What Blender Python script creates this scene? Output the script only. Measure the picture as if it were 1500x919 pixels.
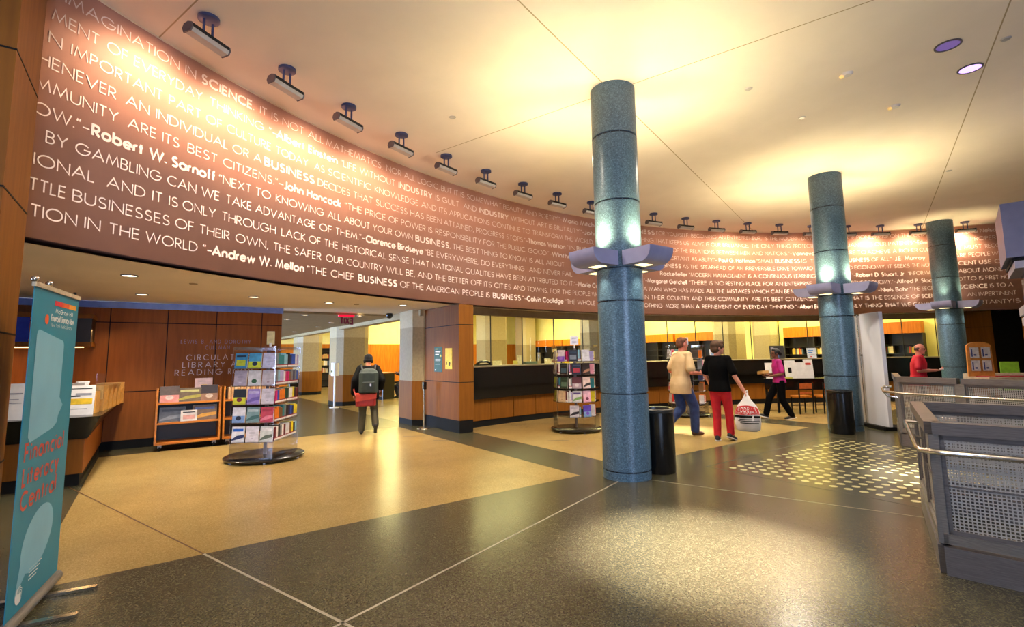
import bpy, math, random
from mathutils import Vector, Matrix
random.seed(7)
C = bpy.context.scene.collection
SC = bpy.context.scene
PI = math.pi
for o in list(bpy.data.objects):
    bpy.data.objects.remove(o)
R = math.radians

# ------------------------------------------------------------------ camera, world, exposure
cam = bpy.data.cameras.new('camera')
cam.sensor_width = 36.0
cam.lens = 36.0 * 726.92 / 1500.0
cam.shift_y = -18.7 / 1500.0
cam.clip_start = 0.05
co = bpy.data.objects.new('camera', cam)
C.objects.link(co)
PITCH, ROLL, YAW = 0.110149, 0.0154381, 0.627369 + R(18.2)
_f = Vector((0, math.cos(PITCH), math.sin(PITCH)))
_r = Vector((1, 0, 0))
_d = _f.cross(_r)
_r2 = _r * math.cos(ROLL) + _d * math.sin(ROLL)
_d2 = _d * math.cos(ROLL) - _r * math.sin(ROLL)
_g = Matrix.Rotation(YAW, 3, 'Z')
m3 = Matrix((_g @ _r2, _g @ (-_d2), _g @ (-_f))).transposed()
co.matrix_world = Matrix.Translation((0, 0, 1.65)) @ m3.to_4x4()
SC.camera = co
SC.cycles.transparent_max_bounces = 32
SC.view_settings.view_transform = 'Standard'
SC.view_settings.look = 'None'
SC.view_settings.gamma = 1.0
SC.view_settings.use_curve_mapping = False
SC.view_settings.exposure = 0.1

w = bpy.data.worlds.new('daylight')
SC.world = w
w.use_nodes = True
w.node_tree.nodes['Background'].inputs[0].default_value = (0.50, 0.66, 1.0, 1)
w.node_tree.nodes['Background'].inputs[1].default_value = 28

ZC, ZB = 5.5, 2.815                 # hall ceiling, underside of the curved text wall
DX, DY, DR = 5.0, 8.7, 14.86        # drum centre and radius

def light(kind, name, loc, energy, col, to=None, **kw):
    l = bpy.data.lights.new(name, kind)
    l.energy = energy
    l.color = col
    for k, v in kw.items():
        setattr(l, k, v)
    o = bpy.data.objects.new(name, l)
    C.objects.link(o)
    o.location = loc
    if to is not None:
        o.rotation_euler = (Vector(to) - Vector(loc)).to_track_quat('-Z', 'Y').to_euler()
    return o

WARM, CREAM, YEL, COOL = (1.0, .72, .42), (1.0, .87, .69), (1.0, .90, .42), (.55, .7, 1.0)
# daylight openings behind the camera: sky portals in the window holes
for nm, loc, to, sx, sy in (('daylight_side', (7.9, -.4, 2.7), (0, -.4, 2.7), 4.2, 4.2),
                            ('daylight_rear', (-3.4, -6.9, 2.7), (-3.4, 0, 2.7), 1.2, 4.2)):
    o = light('AREA', nm, loc, 1, (1, 1, 1), to, shape='RECTANGLE', size=sx, size_y=sy)
    o.data.cycles.is_portal = True
# reading room behind the counter: ceiling panels, yellow
for x, y, e in ((-14.5, 10.5, 420), (-12.5, 16.0, 520), (-9.5, 20.4, 620), (-16.5, 20.4, 620), (-24.0, 19.8, 620), (-28.0, 12.5, 560), (-21.5, 9.0, 420), (-4.7, 21.6, 160)):
    light('AREA', 'reading_room_light', (x, y, 4.5), e * .8, YEL, (x, y, 0), shape='RECTANGLE', size=3.4, size_y=3.0 if y < 21 else 1.2)
# recessed hall lamps throw the pools on the floor; wide spots are added fill
for x, y, e, a, b in ((-2.65, 3.85, 13500, 27, 1), (-2.2, 8.3, 7000, 20, 1), (-6.7, 9.3, 7000, 20, 1)):
    light('SPOT', 'hall_downlight', (x, y, ZC - .03), e, (1, .89, .80), (x, y, 0), spot_size=R(a), spot_blend=b, shadow_soft_size=.12)
for x, y, e in ((-6.0, 2.6, 650), (-2.2, .8, 600), (2.4, 7.0, 600), (-4.4, 8.6, 700), (-6.8, 6.6, 1000), (-6.0, 15.8, 1000), (-6.2, 12.6, 1100), (1.0, 11.0, 700)):
    light('SPOT', 'hall_fill_light', (x, y, ZC - .03), e, CREAM, (x, y, 0), spot_size=R(150), spot_blend=.6, shadow_soft_size=.2)
# ------------------------------------------------------------------ materials
def _mat(name):
    m = bpy.data.materials.new(name)
    m.use_nodes = True
    nt = m.node_tree
    return m, nt, nt.nodes['Principled BSDF']

def _lin(c):
    return tuple(((v / 255 + .055) / 1.055) ** 2.4 if v > 10 else v / 255 / 12.92 for v in c) + (1,)

def noise_mat(name, c1, c2=None, rough=.5, metal=0, scale=6, stretch=(1, 1, 1), spec=.5, detail=4, lo=.35, hi=.65, bump=0, coat=0):
    """procedural: two colours mixed by object-space noise"""
    m, nt, b = _mat(name)
    c1 = _lin(c1)
    c2 = _lin(c2) if c2 else tuple(min(1, v * .86) for v in c1[:3]) + (1,)
    tc = nt.nodes.new('ShaderNodeTexCoord')
    mp = nt.nodes.new('ShaderNodeMapping')
    mp.inputs['Scale'].default_value = stretch
    nz = nt.nodes.new('ShaderNodeTexNoise')
    nz.inputs['Scale'].default_value = scale
    nz.inputs['Detail'].default_value = detail
    cr = nt.nodes.new('ShaderNodeValToRGB')
    cr.color_ramp.elements[0].position = lo
    cr.color_ramp.elements[1].position = hi
    cr.color_ramp.elements[0].color = c2
    cr.color_ramp.elements[1].color = c1
    L = nt.links.new
    L(tc.outputs['Object'], mp.inputs[0]); L(mp.outputs[0], nz.inputs['Vector'])
    L(nz.outputs['Fac'], cr.inputs[0]); L(cr.outputs[0], b.inputs['Base Color'])
    b.inputs['Roughness'].default_value = rough
    b.inputs['Metallic'].default_value = metal
    b.inputs['Specular IOR Level'].default_value = spec
    if coat:
        b.inputs['Coat Weight'].default_value = coat
        b.inputs['Coat Roughness'].default_value = .12
    if bump:
        bp = nt.nodes.new('ShaderNodeBump')
        bp.inputs['Strength'].default_value = bump
        bp.inputs['Distance'].default_value = .01
        L(nz.outputs['Fac'], bp.inputs['Height']); L(bp.outputs[0], b.inputs['Normal'])
    return m

def speckle_mat(name, base, light_, dark, scale, rough, dens=(.36, .64), spec=.5, r2=None):
    """terrazzo / granite: chips of two tones in a base"""
    m, nt, b = _mat(name)
    tc = nt.nodes.new('ShaderNodeTexCoord')
    v = nt.nodes.new('ShaderNodeTexVoronoi')
    v.inputs['Scale'].default_value = scale
    nz = nt.nodes.new('ShaderNodeTexNoise')
    nz.inputs['Scale'].default_value = 1.3
    cr = nt.nodes.new('ShaderNodeValToRGB')
    e = cr.color_ramp.elements
    e[0].position = 0; e[0].color = _lin(dark)
    e[1].position = 1; e[1].color = _lin(light_)
    for p in dens:
        q = e.new(p); q.color = _lin(base)
    sep = nt.nodes.new('ShaderNodeSeparateColor')
    mx = nt.nodes.new('ShaderNodeMix'); mx.data_type = 'RGBA'; mx.blend_type = 'MULTIPLY'
    mx.inputs[0].default_value = .35
    L = nt.links.new
    L(tc.outputs['Object'], v.inputs['Vector']); L(tc.outputs['Object'], nz.inputs['Vector'])
    L(v.outputs['Color'], sep.inputs[0]); L(sep.outputs[0], cr.inputs[0])
    L(cr.outputs[0], mx.inputs[6]); L(nz.outputs['Fac'], mx.inputs[7])
    L(mx.outputs[2], b.inputs['Base Color'])
    b.inputs['Roughness'].default_value = rough
    b.inputs['Specular IOR Level'].default_value = spec
    return m

def wood_mat(name, c1, c2, rough=.35, axis='Z', scale=2.2, spec=.25):
    st = {'Z': (9, 9, .7), 'X': (.7, 9, 9), 'Y': (9, .7, 9)}[axis]
    return noise_mat(name, c1, c2, rough=rough, scale=scale, stretch=st, spec=spec, detail=8, lo=.3, hi=.7)

def emit_mat(name, col, strength):
    m, nt, b = _mat(name)
    b.inputs['Base Color'].default_value = _lin(col)
    b.inputs['Emission Color'].default_value = _lin(col)
    b.inputs['Emission Strength'].default_value = strength
    return m

def glass_mat(name, tint=(255, 255, 255), gloss=.1, rough=.02, fk=.5):
    m, nt, b = _mat(name)
    out = nt.nodes['Material Output']
    tr = nt.nodes.new('ShaderNodeBsdfTransparent'); tr.inputs[0].default_value = _lin(tint)
    gl = nt.nodes.new('ShaderNodeBsdfGlossy'); gl.inputs['Roughness'].default_value = rough
    lw = nt.nodes.new('ShaderNodeLayerWeight'); lw.inputs[0].default_value = .25
    mt = nt.nodes.new('ShaderNodeMath'); mt.operation = 'MULTIPLY_ADD'
    mt.inputs[1].default_value = fk; mt.inputs[2].default_value = gloss
    mx = nt.nodes.new('ShaderNodeMixShader')
    L = nt.links.new
    L(lw.outputs['Fresnel'], mt.inputs[0]); L(mt.outputs[0], mx.inputs[0])
    L(tr.outputs[0], mx.inputs[1]); L(gl.outputs[0], mx.inputs[2]); L(mx.outputs[0], out.inputs[0])
    return m

def mesh_metal(name, col, pitch=.022, hole=.62):
    """perforated steel sheet: square holes on a square pitch, in the sheet's own plane"""
    m, nt, b = _mat(name)
    out = nt.nodes['Material Output']
    b.inputs['Base Color'].default_value = _lin(col)
    b.inputs['Metallic'].default_value = .4
    b.inputs['Roughness'].default_value = .4
    tc = nt.nodes.new('ShaderNodeTexCoord')
    sp = nt.nodes.new('ShaderNodeSeparateXYZ')
    L = nt.links.new
    L(tc.outputs['Object'], sp.inputs[0])
    cut = []
    for ax in ('X', 'Z'):
        a = nt.nodes.new('ShaderNodeMath'); a.operation = 'DIVIDE'; a.inputs[1].default_value = pitch
        f = nt.nodes.new('ShaderNodeMath'); f.operation = 'FRACT'
        g = nt.nodes.new('ShaderNodeMath'); g.operation = 'LESS_THAN'; g.inputs[1].default_value = hole
        L(sp.outputs[ax], a.inputs[0]); L(a.outputs[0], f.inputs[0]); L(f.outputs[0], g.inputs[0])
        cut.append(g)
    mu = nt.nodes.new('ShaderNodeMath'); mu.operation = 'MULTIPLY'
    L(cut[0].outputs[0], mu.inputs[0]); L(cut[1].outputs[0], mu.inputs[1])
    tr = nt.nodes.new('ShaderNodeBsdfTransparent')
    mx = nt.nodes.new('ShaderNodeMixShader')
    L(mu.outputs[0], mx.inputs[0]); L(b.outputs[0], mx.inputs[1]); L(tr.outputs[0], mx.inputs[2]); L(mx.outputs[0], out.inputs[0])
    return m

_cm = {}
def cmat(col, rough=.55, metal=0, spec=.5, scale=14):
    k = (tuple(col), rough, metal)
    if k not in _cm:
        _cm[k] = noise_mat('surface_%d' % len(_cm), col, tuple(int(v * .88) for v in col), rough=rough, metal=metal, scale=scale, spec=spec)
    return _cm[k]

M = dict(
    fascia=noise_mat('text_wall_paint', (190, 140, 121), (184, 135, 117), .55, scale=3, spec=.3),
    letter=noise_mat('white_vinyl_letters', (240, 222, 214), (232, 214, 206), .5, scale=3),
    ceil=noise_mat('ceiling_plaster', (245, 235, 224), (240, 230, 219), .75, scale=1.5, spec=.2),
    joint=noise_mat('ceiling_joint', (184, 166, 134), None, .8),
    soffit=noise_mat('soffit_plaster', (240, 228, 210), (235, 223, 205), .7, scale=1.5, spec=.2),
    fdark=speckle_mat('dark_terrazzo', (78, 74, 54), (106, 100, 78), (56, 53, 38), 115, .24, spec=.4),
    ftan=speckle_mat('tan_terrazzo', (168, 141, 86), (184, 158, 104), (153, 127, 74), 120, .26, spec=.4),
    fjl=noise_mat('floor_strip_light', (160, 150, 132), None, .3),
    fjd=noise_mat('floor_strip_dark', (92, 66, 38), None, .7, spec=.1),
    dot=noise_mat('floor_dot', (196, 190, 146), (184, 178, 134), .2),
    granite=speckle_mat('blue_grey_granite', (84, 114, 136), (112, 144, 166), (62, 88, 108), 80, .3),
    grove=noise_mat('dark_groove', (24, 26, 28), None, .6),
    wood=wood_mat('panel_wood', (130, 79, 13), (114, 66, 8), .6),
    woodr=wood_mat('panel_wood_red', (142, 80, 22), (126, 68, 15), .55),
    woodl=wood_mat('oak', (196, 124, 44), (160, 92, 26), .4, 'Y'),
    woodo=wood_mat('bright_veneer', (206, 122, 30), (176, 96, 18), .4),
    base=noise_mat('black_base', (20, 20, 20), None, .65, spec=.15),
    black=noise_mat('black_stone', (17, 16, 15), (11, 11, 10), .22, scale=20),
    shelfd=noise_mat('dark_shelf', (34, 27, 20), None, .5),
    conc=noise_mat('stone_column', (152, 134, 98), (142, 124, 90), .6, scale=18),
    concl=noise_mat('pale_stone_column', (180, 164, 130), (172, 156, 122), .6, scale=18),
    cream=noise_mat('cream_wall', (238, 228, 150), (232, 222, 144), .7, scale=2, spec=.2),
    steel=noise_mat('brushed_steel', (140, 134, 128), (120, 115, 110), .4, .5, scale=30, stretch=(.3, 1, 6)),
    steeld=noise_mat('steel_beam', (126, 120, 118), (108, 103, 101), .4, .5, scale=30, stretch=(.3, 1, 6)),
    chrome=noise_mat('polished_rail', (206, 198, 186), None, .18, .95),
    perf=mesh_metal('perforated_steel', (184, 180, 174), .024, .66),
    lav=noise_mat('painted_wing', (150, 152, 186), (140, 142, 178), .4, scale=4),
    pipe=noise_mat('fixture_grey', (112, 108, 116), None, .35, .5),
    pipeb=noise_mat('fixture_stem', (72, 84, 128), None, .4, .4),
    diff=noise_mat('fixture_reflector', (206, 202, 200), None, .35, .3),
    lamp=emit_mat('lamp_face', (255, 236, 190), 6),
    lampy=emit_mat('wing_lamp_face', (255, 232, 170), 2.2),
    lampv=emit_mat('violet_lamp_face', (206, 176, 250), 1.6),
    lampd=emit_mat('unlit_lamp_glow', (120, 96, 170), .5),  # slight glow added so the unlit lamp does not go black
    stripl=emit_mat('shelf_light', (255, 190, 110), 6),
    acry=glass_mat('clear_acrylic', (250, 250, 252), .05, .05),
    glass=glass_mat('window_glass', (252, 254, 248), .0, .01, .04),
    frost=noise_mat('blue_glass_strip', (112, 140, 226), (96, 122, 206), .3, scale=5),
    teal=noise_mat('banner_print', (14, 124, 150), (12, 116, 142), .5, scale=2),
    bubble=noise_mat('banner_bubble', (122, 178, 200), (114, 168, 192), .5, scale=3),
    red=noise_mat('banner_red', (196, 62, 46), None, .5),
    white=noise_mat('white_card', (232, 228, 226), None, .5),
    whitep=noise_mat('white_panel', (226, 226, 238), (220, 220, 233), .5, scale=2),
    paper=noise_mat('book_pages', (226, 218, 200), None, .7),
    bblack=noise_mat('black_plastic', (16, 16, 18), (11, 11, 13), .22, scale=20),
    skin=noise_mat('fair_skin', (214, 146, 120), (204, 132, 106), .55, scale=9),
    skinp=noise_mat('pink_skin', (206, 128, 108), (192, 112, 92), .5, scale=9),
    skind=noise_mat('brown_skin', (112, 68, 46), (98, 58, 38), .5, scale=9),
)

# ------------------------------------------------------------------ mesh builder
class MB:
    def __init__(s):
        s.v, s.f, s.m = [], [], []
    def add(s, vs, fs, mi=0):
        n = len(s.v)
        s.v += [tuple(p) for p in vs]
        s.f += [tuple(i + n for i in f) for f in fs]
        s.m += [mi] * len(fs)
        return s
    def box(s, x0, x1, y0, y1, z0, z1, mi=0, T=None):
        vs = [(x, y, z) for z in (z0, z1) for y in (y0, y1) for x in (x0, x1)]
        if T is not None:
            vs = [T @ Vector(p) for p in vs]
        return s.add(vs, [(0, 2, 3, 1), (4, 5, 7, 6), (0, 1, 5, 4), (2, 6, 7, 3), (0, 4, 6, 2), (1, 3, 7, 5)], mi)
    def bbox(s, x0, x1, y0, y1, z0, z1, b=.01, mi=0, T=None):
        """box with chamfered edges along Z"""
        p = [(x0 + b, y0), (x1 - b, y0), (x1, y0 + b), (x1, y1 - b), (x1 - b, y1), (x0 + b, y1), (x0, y1 - b), (x0, y0 + b)]
        return s.prism(p, z0, z1, mi, T)
    def prism(s, poly, z0, z1, mi=0, T=None):
        n = len(poly)
        vs = [(x, y, z0) for x, y in poly] + [(x, y, z1) for x, y in poly]
        if T is not None:
            vs = [T @ Vector(p) for p in vs]
        return s.add(vs, [tuple(range(n))[::-1], tuple(range(n, 2 * n))] + [(i, (i + 1) % n, n + (i + 1) % n, n + i) for i in range(n)], mi)
    def lathe(s, prof, n=24, c=(0, 0), mi=0, a0=0, a1=2 * PI, T=None):
        full = abs(a1 - a0 - 2 * PI) < 1e-6
        k = n if full else n + 1
        vs = [(c[0] + r * math.cos(a0 + (a1 - a0) * i / n), c[1] + r * math.sin(a0 + (a1 - a0) * i / n), z) for r, z in prof for i in range(k)]
        if T is not None:
            vs = [T @ Vector(p) for p in vs]
        fs = []
        for j in range(len(prof) - 1):
            for i in range(n):
                i2 = (i + 1) % k
                fs.append((j * k + i, j * k + i2, (j + 1) * k + i2, (j + 1) * k + i))
        return s.add(vs, fs, mi)
    def cyl(s, p0, p1, r0, r1=None, n=14, mi=0, caps=True):
        r1 = r0 if r1 is None else r1
        p0, p1 = Vector(p0), Vector(p1)
        q = (p1 - p0).to_track_quat('Z', 'Y')
        vs = [p + q @ Vector((r * math.cos(2 * PI * i / n), r * math.sin(2 * PI * i / n), 0)) for p, r in ((p0, r0), (p1, r1)) for i in range(n)]
        fs = [(i, (i + 1) % n, n + (i + 1) % n, n + i) for i in range(n)]
        if caps:
            fs += [tuple(range(n))[::-1], tuple(range(n, 2 * n))]
        return s.add(vs, fs, mi)
    def tube(s, pts, r, n=10, mi=0, closed=False):
        pts = [Vector(p) for p in pts]
        k = len(pts)
        vs = []
        up = None
        for i, p in enumerate(pts):
            d = ((pts[(i + 1) % k] if closed or i < k - 1 else p) - (pts[i - 1] if closed or i else p)).normalized()
            if up is None:
                up = Vector((0, 0, 1)) if abs(d.z) < .9 else Vector((1, 0, 0))
            x = d.cross(up).normalized(); up = x.cross(d).normalized()
            rr = r[i] if isinstance(r, (list, tuple)) else r
            vs += [p + x * rr * math.cos(2 * PI * j / n) + up * rr * math.sin(2 * PI * j / n) for j in range(n)]
        fs = []
        for i in range(k if closed else k - 1):
            for j in range(n):
                fs.append((i * n + j, i * n + (j + 1) % n, ((i + 1) % k) * n + (j + 1) % n, ((i + 1) % k) * n + j))
        if not closed:
            fs += [tuple(range(n))[::-1], tuple(range((k - 1) * n, k * n))]
        return s.add(vs, fs, mi)
    def ell(s, c, r, n=14, m=9, mi=0, T=None):
        c = Vector(c)
        vs, fs = [], []
        for j in range(1, m):
            t = PI * j / m
            for i in range(n):
                a = 2 * PI * i / n
                vs.append((r[0] * math.sin(t) * math.cos(a), r[1] * math.sin(t) * math.sin(a), r[2] * math.cos(t)))
        vs += [(0, 0, r[2]), (0, 0, -r[2])]
        for j in range(m - 2):
            for i in range(n):
                fs.append((j * n + i, (j + 1) * n + i, (j + 1) * n + (i + 1) % n, j * n + (i + 1) % n))
        t_, b_ = len(vs) - 2, len(vs) - 1
        for i in range(n):
            fs.append((t_, i, (i + 1) % n)); fs.append((b_, (m - 2) * n + (i + 1) % n, (m - 2) * n + i))
        vs = [c + (T @ Vector(v) if T is not None else Vector(v)) for v in vs]
        return s.add(vs, fs, mi)
    def build(s, name, mats, parent=None, smooth=False, loc=None, rot=None):
        me = bpy.data.meshes.new(name)
        me.from_pydata(s.v, [], s.f)
        for m in (mats if isinstance(mats, (list, tuple)) else [mats]):
            me.materials.append(m)
        if any(s.m):
            me.polygons.foreach_set('material_index', s.m)
        me.validate(); me.update()
        if smooth:
            me.shade_smooth() if smooth is True else me.set_sharp_from_angle(angle=smooth)
        o = bpy.data.objects.new(name, me)
        C.objects.link(o)
        if parent:
            o.parent = parent
        if loc: o.location = loc
        if rot: o.rotation_euler = rot
        return o

def sm(o, ang=40):
    me = o.data
    me.polygons.foreach_set('use_smooth', [True] * len(me.polygons))
    me.set_sharp_from_angle(angle=R(ang))
    return o

def tag(o, label=None, cat=None, group=None, kind=None):
    if label: o['label'] = label
    if cat: o['category'] = cat
    if group: o['group'] = group
    if kind: o['kind'] = kind
    return o

def thing(name, label, cat, loc=(0, 0, 0), rz=0, group=None):
    o = bpy.data.objects.new(name, None)
    C.objects.link(o)
    o.empty_display_size = .1
    o.location = loc; o.rotation_euler = (0, 0, rz)
    return tag(o, label, cat, group)

def struct(o):
    o['kind'] = 'structure'
    return o

def dup(o, parent=None):
    c = o.copy(); C.objects.link(c)
    if parent: c.parent = parent
    for ch in list(o.children):
        dup(ch, c)
    return c

def dpt(t, r=DR, z=0):      # a point on a circle about the drum's centre; t = 0 looks along -X, positive towards -Y
    return (DX - r * math.cos(t), DY - r * math.sin(t), z)
# ------------------------------------------------------------------ the setting
XW = -12.2                      # wood wall on the left
# floor: dark terrazzo cut by tan squares
xs = [-31, -11.4, -5.18, 8]
ys = [-7, -.67, 4.85, 5.2, 5.77, 11.65, 12.45, 25]
mb = MB()
for i in range(3):
    for j in range(7):
        x, y = (xs[i] + xs[i + 1]) / 2, (ys[j] + ys[j + 1]) / 2
        tan = (i == 1 and j in (1, 4, 6)) or (i == 0 and j >= 3)
        mb.add([(xs[i], ys[j], 0), (xs[i + 1], ys[j], 0), (xs[i + 1], ys[j + 1], 0), (xs[i], ys[j + 1], 0)], [(0, 1, 2, 3)], 1 if tan else 0)
a = R(18.2)
e1, e2 = Vector((math.cos(a), math.sin(a), 0)), Vector((-math.sin(a), math.cos(a), 0))
J = Vector((-3.325, 1.055, 0))
def strip(mb, p, q, w, z, mi):
    p, q = Vector(p), Vector(q)
    n = (q - p).normalized().cross(Vector((0, 0, 1))) * w / 2
    mb.add([p - n + Vector((0, 0, z)), q - n + Vector((0, 0, z)), q + n + Vector((0, 0, z)), p + n + Vector((0, 0, z))], [(0, 1, 2, 3)], mi)
# joint strips set into the terrazzo (pale in the dark field, brown in the tan one)
def clipx(p, d, x): return p + d * ((x - p.x) / d.x)
k1 = clipx(J, e1, -5.18)
strip(mb, J + e1 * 7, k1, .022, .0012, 2)
strip(mb, k1, clipx(J, e1, -9.2), .016, .0012, 3)
strip(mb, J - e2 * 3, J + e2 * 4.47, .022, .0012, 2)
Q = Vector((-4.735, 5.286, 0))
strip(mb, Q, Q + e1 * 4.2, .011, .0012, 2)
for y in (6.62, 10.75):
    strip(mb, (-4.4, y, 0), (-1.75, y, 0), .012, .0012, 4)
strip(mb, (-4.4, 6.62, 0), (-4.4, 10.75, 0), .012, .0012, 4)
floor = struct(mb.build('floor', [M['fdark'], M['ftan'], M['fjl'], M['fjd'], M['grove']]))
# round pale discs on the floor in three bands
mb = MB()
for b in range(3):
    for r in range(6):
        for c in range(15):
            x = -4.12 + c * .163 + r * .012; y = 6.84 + b * 1.31 + r * .185
            if x > -1.72 - .33 * (y - 6.8) - (.12 if y < 8 else 0): continue
            mb.prism([(x + .047 * math.cos(q * PI / 7), y + .047 * math.sin(q * PI / 7)) for q in range(14)], .0006, .0022)
struct(mb.build('floor_dots', M['dot'], floor))
# short dark slots in the tan floor
mb = MB()
for x, y, l in ((-10.0, 4.35, .5), (-9.1, 4.6, .45), (-7.6, 6.3, .45)):
    strip(mb, (x, y, 0), (x + l * .5, y + l * .75, 0), .03, .0014, 0)
struct(mb.build('floor_slots', M['base'], floor))

# hall ceiling with joints
mb = MB().box(-14, 8.2, -7.2, 25, ZC, ZC + .2)
for p, d, l0, l1 in ((Vector((-4.735, 5.286, 0)), e1, -3.6, 9), (Vector((-4.735, 5.286, 0)), e2, -9, 12.5), (J, e1, -4.6, 9), (Vector((-4.735, 5.286, 0)) + e1 * 4.37, e2, -9, 15)):
    strip(mb, p + d * l0, p + d * l1, .016, ZC - .0015, 1)
struct(mb.build('ceiling', [M['ceil'], M['joint']]))
# the curved text wall
NT, T0, T1 = 150, R(86), R(-80)
mb = MB()
for k in range(NT):
    ta, tb = T0 + (T1 - T0) * k / NT, T0 + (T1 - T0) * (k + 1) / NT
    q = [dpt(ta, DR, ZB), dpt(tb, DR, ZB), dpt(tb, DR, ZC), dpt(ta, DR, ZC), dpt(ta, DR + .3, ZB), dpt(tb, DR + .3, ZB), dpt(tb, DR + .3, ZC), dpt(ta, DR + .3, ZC)]
    mb.add(q, [(0, 1, 2, 3), (0, 4, 5, 1), (4, 7, 6, 5)])
wallc = struct(mb.build('wall_curved', M['fascia'], smooth=True))
mb = MB()
for k in range(NT):       # pale bead where the wall meets the ceiling
    ta, tb = T0 + (T1 - T0) * k / NT, T0 + (T1 - T0) * (k + 1) / NT
    mb.add([dpt(ta, DR - .012, ZC - .02), dpt(tb, DR - .012, ZC - .02), dpt(tb, DR - .012, ZC), dpt(ta, DR - .012, ZC)], [(0, 1, 2, 3)])
struct(mb.build('wall_bead', noise_mat('plaster_bead', (240, 214, 180), None, .6), wallc))
# lower ceiling: under the text wall over the counter, and out over the left side
tc_ = math.asin((DY - 5.45) / DR)
mb = MB()
for k in range(NT):
    ta, tb = T0 + (T1 - T0) * k / NT, T0 + (T1 - T0) * (k + 1) / NT
    if tb >= tc_ - .02:
        pa, pb = dpt(ta, DR + .02, ZB), dpt(tb, DR + .02, ZB)
        mb.add([pa, pb, (-31, pb[1], ZB), (-31, pa[1], ZB)], [(0, 3, 2, 1)])
    else:
        mb.add([dpt(ta, DR + .02, ZB), dpt(tb, DR + .02, ZB), dpt(tb, DR + .62, ZB), dpt(ta, DR + .62, ZB)], [(0, 3, 2, 1)])
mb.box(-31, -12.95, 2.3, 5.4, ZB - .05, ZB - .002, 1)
struct(mb.build('ceiling_lower', [M['soffit'], noise_mat('passage_ceiling_shaded', (158, 136, 98), None, .7)]))  # passage part: its dim light is put into a darker colour
# bulkhead above the counter glass, the ceiling of the reading room, its far walls
CR = 15.3
mb = MB()
for k in range(NT):
    ta, tb = T0 + (T1 - T0) * k / NT, T0 + (T1 - T0) * (k + 1) / NT
    if ta < tc_ and ta > R(-52):
        q = [dpt(t, r, z) for z in (2.64, 4.7) for r in (CR, CR + .16) for t in (ta, tb)]
        mb.add(q, [(0, 1, 3, 2), (0, 4, 5, 1), (2, 3, 7, 6)])
struct(mb.build('wall_bulkhead', noise_mat('bulkhead_paint', (128, 104, 72), None, .6)))
mb = MB()
for k in range(NT):
    ta, tb = T0 + (T1 - T0) * k / NT, T0 + (T1 - T0) * (k + 1) / NT
    if ta < tc_ + .02:
        mb.add([dpt(ta, CR + .1, 4.65), dpt(tb, CR + .1, 4.65), dpt(tb, CR + 26, 4.65), dpt(ta, CR + 26, 4.65)], [(0, 3, 2, 1)])
struct(mb.build('ceiling_reading_room', M['cream']))
mb = MB().box(-31.2, -30.5, -7, 25, 0, 4.7)
struct(mb.build('wall_far_left', M['cream']))
mb = MB().box(-31, 8.2, 22.5, 22.8, 0, 5.6)
struct(mb.build('wall_far_back', M['cream']))
mb = MB()
mb.box(-30.5, -30.42, 5.5, 22.5, .12, 2.5); mb.box(-30.5, -30.4, 5.5, 22.5, 0, .12, 1)
for y in (7.3, 9.2, 11, 13, 15, 17, 19): mb.box(-30.42, -30.415, y, y + .012, .12, 2.5, 1)
struct(mb.build('wall_far_left_wainscot', [M['woodo'], M['base']]))
# beam on the line of the stone columns
mb = MB().box(-30.5, -11.2, 5.3, 5.6, 2.66, 4.7)
struct(mb.build('trim_beam', noise_mat('beam_paint', (160, 142, 104), None, .7)))
# left wood wall with grooves, black base and a strip of blue glass on top
mb = MB()
mb.box(XW - .35, XW, -6.9, 2.35, .16, 2.68); mb.box(XW - .34, XW - .012, -6.9, 2.35, 0, .16, 1)
for z in (1.07, 2.405): mb.box(XW - .001, XW + .003, -6.9, 2.35, z - .008, z + .008, 1)
for y in (-4.2, -2.4, -.69, .22, 1.07, 1.94): mb.box(XW - .001, XW + .003, y - .008, y + .008, .16, 2.68, 1)
wl = struct(mb.build('wall_left', [M['woodr'], M['base']]))
mb = MB().box(XW - .1, XW + .02, -6.9, 2.37, 2.68, 2.8)
struct(mb.build('wall_left_glass_strip', M['frost'], wl))
# walls that close the hall behind the camera, with tall window openings
def pierced(name, axis, at, a0, a1, holes, z0, z1, mat):
    mb = MB()
    def put(u0, u1, w0, w1):
        if axis == 'x': mb.box(at, at + .3, u0, u1, w0, w1)
        else: mb.box(u0, u1, at - .3, at, w0, w1)
    e = a0
    for h0, h1 in holes:
        put(e, h0, 0, 5.6); put(h0, h1, 0, z0); put(h0, h1, z1, 5.6); e = h1
    put(e, a1, 0, 5.6)
    return struct(mb.build(name, mat))
pl = noise_mat('hall_paint', (150, 132, 110), None, .7)
pierced('wall_right', 'x', 7.9, -7.2, 23, ((-2.3, -1.1), (.1, 1.3)), .7, 4.7, pl)
pierced('wall_rear', 'y', -6.9, -12.6, 8.2, ((-3.85, -3.15),), .7, 4.7, pl)
for n, (x0, x1, y0, y1) in enumerate(((7.98, 8.06, -2.3, -1.1), (7.98, 8.06, .1, 1.3), (-3.85, -3.15, -7.1, -7.02))):
    mb = MB()
    hx = x1 - x0 < .2
    for z in (.7, 2.0, 3.35, 4.64): mb.box(x0, x1, y0, y1, z, z + .06)
    if hx:
        for y in (y0, y1 - .06): mb.box(x0, x1, y, y + .06, .7, 4.7)
    else:
        for x in (x0, x1 - .06): mb.box(x, x + .06, y0, y1, .7, 4.7)
    struct(mb.build('window_%d' % (n + 1), M['base']))
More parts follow.
